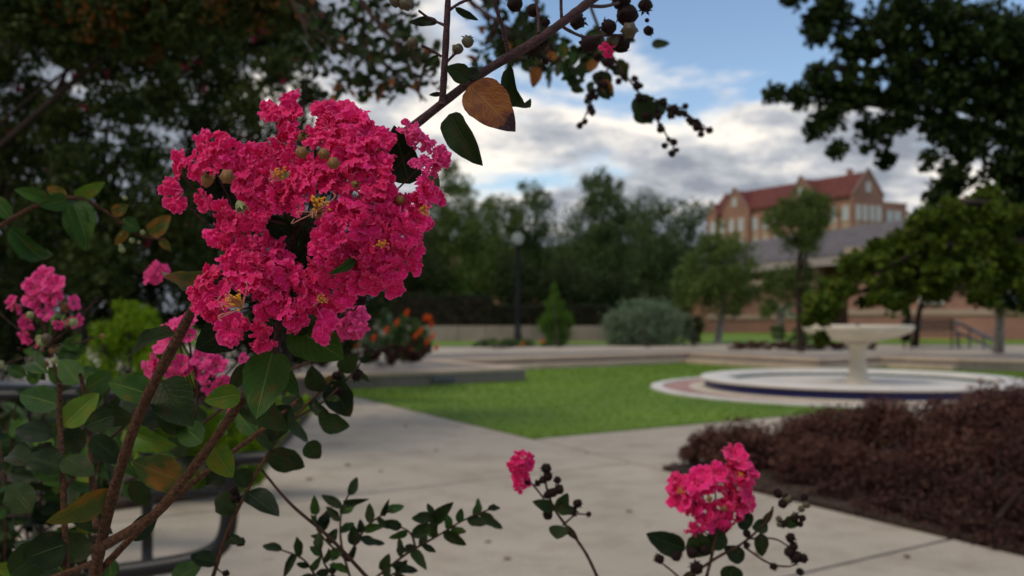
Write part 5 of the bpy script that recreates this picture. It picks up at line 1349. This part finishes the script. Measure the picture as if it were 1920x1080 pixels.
s13 = root('dark_leafy_shrub', 'dark leafy crape myrtle shrub between the bench and the brown stems', 'shrub', P(60, 1120, 1.9))
rr = random.Random(18)
_st = []
for k in range(11):
    x0 = rr.uniform(-60, 230); x1 = x0 + rr.uniform(-60, 90); y1 = rr.uniform(690, 860)
    pts_ = [(x0, 1120, 1.9), ((x0+x1)/2 + rr.uniform(-15, 15), 960, 1.9 + rr.uniform(-.2, .2)), (x1, y1, 1.9 + rr.uniform(-.3, .3))]
    stem(s13, pts_, 3.2, 1.6, 'twig', 'branch', 6, 5); _st.append(spline([Vector(p) for p in pts_], 9))
for k in range(250):
    f = rr.choice(_st); q = f[rr.randrange(2, len(f))]; a = rr.uniform(-.5, 3.6); l = rr.uniform(26, 50)
    if q.x > 170 and q.y > 930: continue
    x, y = q.x + rr.gauss(0, 12), q.y + rr.gauss(0, 12)
    put_leaf(s13, (x, y, q.z), (x + l*math.cos(a), y + l*math.sin(a)*.8, q.z + rr.uniform(-.05, .05)), l*rr.uniform(.5, .75), rr.uniform(-75, 75), rr.randrange(5), rr.choice(['leaf_dark']*8 + ['leaf_green']*3 + ['leaf_lime']*2))

def sprig(parent, pts, r0, r1, leaf, n, seed, mats=('leaf_dark',), wid=.5, mat='twig', drop=.25, spread=75, both=True, caps=0, capr=6, capmat='capsule', dj=.03, t0=.08):
    """a twig with leaves in ranks and, if asked, seed capsules"""
    rr = random.Random(seed)
    stem(parent, pts, r0, r1, mat, 'twig', 6, 5)
    fine = spline([Vector(p) for p in pts], 10)
    for k in range(n):
        f = t0 + (1 - t0) * (k + rr.uniform(0, .8)) / n; i = min(len(fine) - 2, int(f * (len(fine) - 1)))
        a, b = fine[i], fine[i+1]; th = math.atan2(b.y - a.y, b.x - a.x)
        sg = 1 if k % 2 else -1
        ang = th + sg * math.radians(spread + rr.uniform(-25, 25)); l = leaf * rr.uniform(.6, 1.15)
        if k == n - 1: ang = th
        e = (a.x + l*math.cos(ang), a.y + l*math.sin(ang) + drop*l, a.z + rr.uniform(-dj, dj))
        put_leaf(parent, (a.x, a.y, a.z), e, l * wid * rr.uniform(.8, 1.2), rr.uniform(-45, 45), rr.randrange(3), rr.choice(mats))
    for k in range(caps):
        i = rr.randrange(len(fine)); a = fine[i]
        x, y = a.x + rr.uniform(-3, 3)*capr, a.y + rr.uniform(-2, 3)*capr
        put_cap(parent, x, y, a.z, capr*rr.uniform(.7, 1.2), capmat)
        stem(parent, [(a.x, a.y, a.z), ((a.x+x)/2, (a.y+y)/2 + 3, a.z), (x, y, a.z)], 1.5, 1.2, 'twig', 'stalk', 5, 3)
    return fine
# side shoot with scalloped leaves, lower middle left
s6 = root('leafy_side_shoot', 'long reddish shoot with round dark leaves between bench and walk', 'shoot', P(400, 1085, 1.0))
sprig(s6, [(395,1095,1.0),(430,990,1.0),(485,880,1.02),(545,790,1.05),(600,735,1.08),(640,690,1.1)], 4.2, 2.2, 58, 13, 21, ('leaf_dark',), .72, 'bark', caps=4, capr=9)
sprig(s6, [(545,790,1.05),(610,750,1.08),(660,700,1.1),(690,660,1.12)], 2.5, 1.6, 34, 5, 22, ('leaf_dark',), .6, 'twig', caps=7, capr=8)
stem(s6, [(700,1095,1.05),(620,1010,1.03),(545,945,1.02),(490,880,1.02)], 4, 2.5, 'twig')
for a in (((620,775,1.06),(600,800,1.06),34),((600,790,1.05),(655,800,1.05),40),((575,830,1.05),(600,860,1.05),38)): put_leaf(s6, a[0], a[1], a[2], 10, 0, 'leaf_dark')
yb = put_leaf(s6, (612,720,1.09), (632,705,1.09), 20, 0, 1, 'leaf_olive')
# low green twigs over the walk
s7 = root('low_green_twigs', 'small leaved green twigs sticking up over the walk at bottom centre', 'twigs', P(620, 1095, 1.15))
for i, (pts, n) in enumerate([([(660,1095,1.15),(640,1020,1.15),(640,960,1.15),(655,925,1.15)], 9), ([(650,1050,1.15),(600,1000,1.16),(590,950,1.17)], 7), ([(655,1040,1.15),(690,985,1.15),(735,955,1.15)], 8),
        ([(600,1095,1.15),(570,1050,1.15),(525,1030,1.15)], 6), ([(690,1095,1.15),(760,1040,1.15),(820,1005,1.15),(870,975,1.15),(925,952,1.15)], 15), ([(780,1030,1.15),(770,1000,1.15),(745,985,1.15)], 4), ([(640,1095,1.15),(610,1060,1.14),(600,1020,1.13)], 6), ([(820,1005,1.15),(815,975,1.15),(810,962,1.15)], 4), ([(720,1095,1.15),(740,1075,1.15),(760,1090,1.15)], 4)]):
    sprig(s7, pts, 2.6, 1.5, 42, n, 50 + i, ('leaf_dark', 'leaf_dark', 'leaf_green'), .5, 'twig', drop=.12, spread=55)
# single stem with the small pink tuft and black capsules
s8 = root('capsule_stem', 'bent stem with black seed capsules and one small pink tuft over the walk', 'stem', P(1130, 1100, 1.15))
stem(s8, [(1130,1105,1.15),(1100,1040,1.15),(1065,990,1.15),(1040,955,1.15),(1025,915,1.15),(1022,880,1.15)], 3.2, 1.8, 'twig')
stem(s8, [(1020,935,1.15),(1000,910,1.15),(985,898,1.15)], 2, 1.5, 'twig'); stem(s8, [(1055,985,1.15),(1080,965,1.15),(1102,965,1.15)], 2, 1.5, 'twig')
for (x, y, r) in ((1024,878,9),(1027,893,9),(1018,900,7),(1045,900,7),(1048,918,9),(1035,924,9),(1026,928,7),(1083,944,8),(1073,958,9),(1027,965,9),(1104,964,5),(1008,906,6),(990,905,6)): put_cap(s8, x, y, 1.15, r, 'capsule')
for a in (((1040,955,1.15),(1000,940,1.14),24),((1045,960,1.15),(1065,925,1.15),26),((1050,985,1.15),(1044,1010,1.14),38),((1060,985,1.15),(1085,1015,1.15),14),((1045,950,1.15),(1075,958,1.14),26)): put_leaf(s8, a[0], a[1], a[2], 10, 0, 'leaf_dark')
flower_head(s8, [(980,865,11),(976,880,12),(970,905,11),(984,872,9)], 1.15, 14, 7, 61, BLOS, n=14, rachis=(985, 900))
# lower right flower head
s9 = root('low_flower_stem', 'smaller blurred pink flower head in front of the purple hedge', 'flowering stem', P(1260, 1100, 1.22))
d9 = 1.22
lobes_head(s9, [(1380,862,24),(1400,885,20),(1376,893,22),(1310,905,24),(1283,925,27),(1303,942,20),(1340,888,20),(1325,908,18),(1395,922,22),(1378,942,24),(1352,955,22),(1340,975,20),(1308,985,16),(1272,908,18),(1405,942,14),(1365,922,16),(1290,950,16),(1354,985,15),(1320,962,16),(1296,995,11),(1382,972,10),(1320,890,14)], d9, BLOS, 63, (1345, 1010))
stem(s9, [(1255,1100,d9),(1300,1075,d9),(1345,1045,d9),(1390,1020,d9),(1430,985,d9),(1450,950,d9)], 3.5, 2, 'twig'); stem(s9, [(1320,1100,d9),(1335,1040,d9),(1345,990,d9)], 3.5, 2.5, 'twig')
stem(s9, [(1395,1025,d9),(1440,1055,d9),(1480,1062,d9),(1500,1050,d9)], 2.2, 1.6, 'twig'); stem(s9, [(1400,1010,d9),(1450,1010,d9),(1480,1025,d9)], 2, 1.5, 'twig'); stem(s9, [(1290,1100,d9),(1265,1075,d9),(1240,1055,d9)], 2.4, 1.6, 'twig')
for (x, y, r) in ((1236,1048,9),(1268,1042,10),(1298,1035,11),(1306,1065,12),(1400,1000,7),(1450,1062,7),(1492,1045,11),(1506,1047,9),(1480,1035,9),(1500,1072,7),(1482,1008,9),(1488,1024,8),(1400,1022,6),(1320,1030,10)): put_cap(s9, x, y, d9, r, 'capsule')
rr = random.Random(5)
for k in range(16):
    put_cap(s9, rr.uniform(1450, 1515), rr.uniform(925, 985), d9, rr.uniform(5, 9), rr.choice(('capsule', 'capsule_olive')))
for a in (((1285,1030,d9),(1212,1003,d9),46),((1290,1010,d9),(1335,1040,d9),50),((1360,1000,d9),(1320,1030,d9),40),((1375,1060,d9),(1365,1100,d9),44),((1395,1050,d9),(1358,1025,d9),32),((1425,1000,d9),(1430,1045,d9),28),((1410,985,d9),(1380,965,d9),36),((1430,985,d9),(1450,955,d9),14),((1440,985,d9),(1410,990,d9),28),((1470,975,d9),(1500,985,d9),24),((1280,1080,d9),(1310,1095,d9),30)): put_leaf(s9, a[0], a[1], a[2], rnd.uniform(-20, 20), 0, 'leaf_dark')
for (x, y, r) in ((1330, 935, 5), (1358, 953, 5)): put_cap(s9, x, y, d9 - .03, r, 'bud', name='flower_bud')
stamens(s9, 1275, 920, d9 - .04, 12, 8, long_=0); stamens(s9, 1388, 890, d9 - .04, 10, 9, long_=0)
# left blurred flower head with green buds
s10 = root('left_flower_stem', 'blurred pink flower head with green buds at the left edge', 'flowering stem', P(110, 720, 1.3))
d10 = 1.3
lobes_head(s10, [(85,522,18),(105,538,18),(65,538,16),(96,555,18),(60,560,16),(80,572,15),(24,568,13),(38,578,9),(52,603,14),(50,630,14),(86,588,12),(138,568,12),(140,600,13),(110,608,9),(75,645,9)], d10, BLOSP, 71, (80, 660))
stem(s10, [(115,730,d10),(95,660,d10),(82,600,d10),(80,550,d10)], 4, 2.5, 'twig', 'branch')
rr = random.Random(9)
for k in range(24):
    x, y = rr.gauss(90, 55), rr.uniform(560, 690)
    put_cap(s10, x, y, d10 + rr.uniform(-.03, .03), rr.uniform(4, 10), rr.choice(('bud_green', 'bud', 'capsule', 'capsule_olive')), name='flower_bud')
    if k % 2: stem(s10, [(x, y, d10), ((x+85)/2, (y+650)/2 + 5, d10), (88, 650, d10)], 1.2, 1.6, 'twig', 'stalk', 5, 3)
for k in range(12):
    x, y, a = rr.uniform(40, 170), rr.uniform(640, 740), rr.uniform(0, 6.28)
    put_leaf(s10, (x, y, d10), (x + 45*math.cos(a), y + 38*math.sin(a), d10), 26, rr.uniform(-30, 30), rr.randrange(3), 'leaf_green')
# pink heads behind the stems
s11 = root('rear_flower_stem', 'blurred pink flower heads behind the stems below the main head', 'flowering stem', P(360, 800, 1.05))
d11 = 1.02
lobes_head(s11, [(326,612,20),(350,607,18),(308,647,19),(355,630,14),(284,699,19),(297,683,16),(341,684,17),(326,702,16),(379,672,18),(406,684,17),(380,699,16),(415,717,16),(393,723,14),(453,672,11),(299,752,6),(432,767,9),(446,755,7)], d11, BLOSP, 73, (370, 745))
flower_head(s11, [(652,590,22),(660,608,18),(640,610,16)], d11 - .08, 19, 10, 74, BLOSP, n=20, rachis=(640, 650), name='flower_head')
flower_head(s11, [(296,510,12),(285,520,8)], d11 + .3, 14, 8, 75, BLOSP, n=7, rachis=(300, 530), name='flower_head')
stem(s11, [(360,810,d11),(370,750,d11),(365,690,d11),(340,640,d11)], 3, 2, 'twig', 'branch'); stem(s11, [(360,810,d11),(480,720,d11),(600,670,.96),(650,610,.94)], 3, 2, 'twig', 'branch')
# arching twig at the left
s12 = root('arching_twig', 'arching brown twig with limp olive leaves at the left edge', 'twig', P(-20, 440, 1.15))
stem(s12, [(-30,445,1.15),(30,405,1.15),(90,378,1.15),(150,372,1.15),(200,398,1.16),(260,440,1.18),(310,450,1.2)], 5, 2, 'bark', 'branch')
for a in (((90,378,1.15),(30,352,1.13),28,20,1,'leaf_green'),((130,375,1.15),(75,385,1.13),34,0,0,'leaf_green'),((125,372,1.15),(90,352,1.15),26,0,2,'leaf_olive'),((140,370,1.15),(195,345,1.15),28,10,1,'leaf_lime'),((135,380,1.15),(170,440,1.13),48,-30,3,'leaf_green'),((140,385,1.15),(150,460,1.14),48,20,1,'leaf_green'),
          ((20,425,1.15),(58,475,1.15),36,20,4,'leaf_green'),((20,410,1.15),(-20,360,1.15),30,0,0,'leaf_green'),((210,400,1.16),(240,385,1.16),24,0,0,'leaf_olive'),((230,415,1.17),(262,430,1.17),30,0,0,'leaf_green'),((280,440,1.18),(318,405,1.18),34,0,1,'leaf_olive'),((240,430,1.18),(215,460,1.18),18,0,0,'leaf_olive'),((300,448,1.2),(320,470,1.2),16,0,0,'leaf_olive')): put_leaf(s12, *a)
rr = random.Random(12)
for k in range(10): put_cap(s12, rr.uniform(220, 320), rr.uniform(370, 470), 1.18, rr.uniform(3, 6), 'bud_green', name='flower_bud')

# hanging twigs against the sky
hg = root('hanging_seed_twigs', 'blurred hanging twigs with small black fruits against the blue sky', 'twigs', P(1120, -60, 1.7))
def fruit_twig(parent, pts, n, seed, d, r=7, leaves=2, lsize=34, mats=('leaf_dark',)):
    rr = random.Random(seed); stem(parent, [(x, y, d) for x, y in pts], 2.2, 1.2, 'twig', 'twig', 6, 4)
    fine = spline([Vector((x, y, d)) for x, y in pts], 10)
    for k in range(n):
        i = int(len(fine) * (k + .5) / n); a = fine[min(i, len(fine)-1)]
        x, y = a.x + rr.uniform(-14, 14), a.y + rr.uniform(-6, 14)
        put_cap(parent, x, y, d, r*rr.uniform(.65, 1.2), 'capsule', name='fruit')
        part('stalk', MB().tube([P(a.x, a.y, d), P(x, y, d)], 1.1*d/F, 5), M['twig'], parent)
    for k in range(leaves):
        a = fine[rr.randrange(len(fine)//2)]; an = rr.uniform(.3, 2.8)
        put_leaf(parent, (a.x, a.y, d), (a.x + lsize*math.cos(an), a.y + lsize*math.sin(an), d), lsize*.75, rr.uniform(-20, 20), 0, rr.choice(mats))
dh = 1.7
fruit_twig(hg, [(1140,100),(1180,150),(1200,175),(1250,195),(1290,215),(1325,245)], 20, 1, dh, 7, 0)
fruit_twig(hg, [(1215,190),(1235,230),(1255,262),(1268,285)], 10, 2, dh, 7, 0)
fruit_twig(hg, [(1150,110),(1120,165),(1105,200),(1090,235)], 16, 3, dh, 6, 1)
fruit_twig(hg, [(1290,215),(1300,225),(1320,235)], 6, 4, dh, 6, 0); fruit_twig(hg, [(1250,205),(1290,200)], 5, 5, dh, 6, 0)
for (b_, t_, w, mt) in (((1195,178),(1222,232),44,'leaf_dark'),((1222,220),(1250,182),30,'leaf_dark'),((1190,205),(1225,228),36,'leaf_dark'),((1130,150),(1150,182),22,'leaf_orange'),((1115,140),(1145,158),30,'leaf_dark'),((1088,118),(1092,150),20,'leaf_dark'),((1150,140),(1172,118),22,'leaf_dark'),((1100,130),(1125,110),20,'leaf_orange'),((1160,110),(1175,155),22,'leaf_dark')):
    put_leaf(hg, (*b_, dh), (*t_, dh), w, 0, 0, mt)
stem(hg, [(1080,-80,dh),(1110,20,dh),(1140,90,dh),(1165,130,dh)], 3.5, 2.4, 'twig', 'branch')
rr = random.Random(77)
for k in range(70):
    x = rr.gauss(1075, 60); y = rr.uniform(60, 165)
    if y > 170 - abs(x-1075)*.5: continue
    a = rr.uniform(0, 6.28); l = rr.uniform(14, 40)
    put_leaf(hg, (x, y, dh+.1), (x + l*math.cos(a), y + l*math.sin(a), dh+.1), l*.65, rr.uniform(-40, 40), rr.randrange(3), rr.choice(['leaf_dark']*6 + ['leaf_green', 'leaf_orange']))

# far blurred boughs across the top centre
def bough(label, d, trunkpts, nb, seed, region, leafpx, nleaf):
    t = root('crape_myrtle_bough', label, 'bough', P(*trunkpts[0]), 'blurred boughs across the top')
    rr = random.Random(seed)
    fine = stem(t, trunkpts, 5, 2, 'twig', 'branch')
    fl_ = spline([Vector(p) for p in trunkpts], 8)
    cnt = 0
    for b in range(nb):
        a = fl_[rr.randrange(len(fl_))]
        x1, y1 = rr.uniform(region[0], region[2]), rr.uniform(region[1], region[3])
        x1 = a.x + max(-130, min(130, x1 - a.x)); y1 = a.y + max(-90, min(110, y1 - a.y))
        dd = d + rr.uniform(-.3, .3)
        pts = [(a.x, a.y, a.z), ((a.x+x1)/2 + rr.uniform(-15, 15), (a.y+y1)/2 + rr.uniform(-15, 15), (a.z+dd)/2), (x1, y1, dd)]
        stem(t, pts, 1.9, 1.0, 'twig', 'twig', 5, 4)
        fn = spline([Vector(p) for p in pts], 8)
        for k in range(nleaf):
            q = fn[rr.randrange(len(fn)//3, len(fn))]; an = rr.uniform(0, 6.28); l = leafpx*rr.uniform(.5, 1.2)
            x, y = q.x + rr.gauss(0, leafpx*.5), q.y + rr.gauss(0, leafpx*.5)
            put_leaf(t, (x, y, q.z), (x + l*math.cos(an), y + l*math.sin(an), q.z + rr.uniform(-.05, .05)), l*.6, rr.uniform(-60, 60), rr.randrange(3), rr.choice(['leaf_dark']*9 + ['leaf_green', 'leaf_orange'])); cnt += 1
    return t
bough('thin dark bough with sparse leaves left of the upright red shoot', 3.2, [(520,-60,3.4),(570,40,3.4),(640,80,3.3),(700,105,3.2),(760,150,3.2),(800,190,3.2)], 22, 401, (560, 0, 800, 180), 22, 12)
bough('leafy blurred bough between the upright red shoot and the seed capsules', 2.8, [(820,-80,2.9),(880,0,2.9),(950,50,2.8),(1020,90,2.8),(1080,130,2.8)], 24, 402, (860, 0, 1100, 150), 24, 12)
bough('blurred bough with rusty leaves hanging above the pink flower head', 2.6, [(640,-60,2.7),(690,20,2.7),(740,80,2.6),(770,130,2.6),(790,190,2.6)], 16, 403, (700, 0, 830, 190), 22, 9)
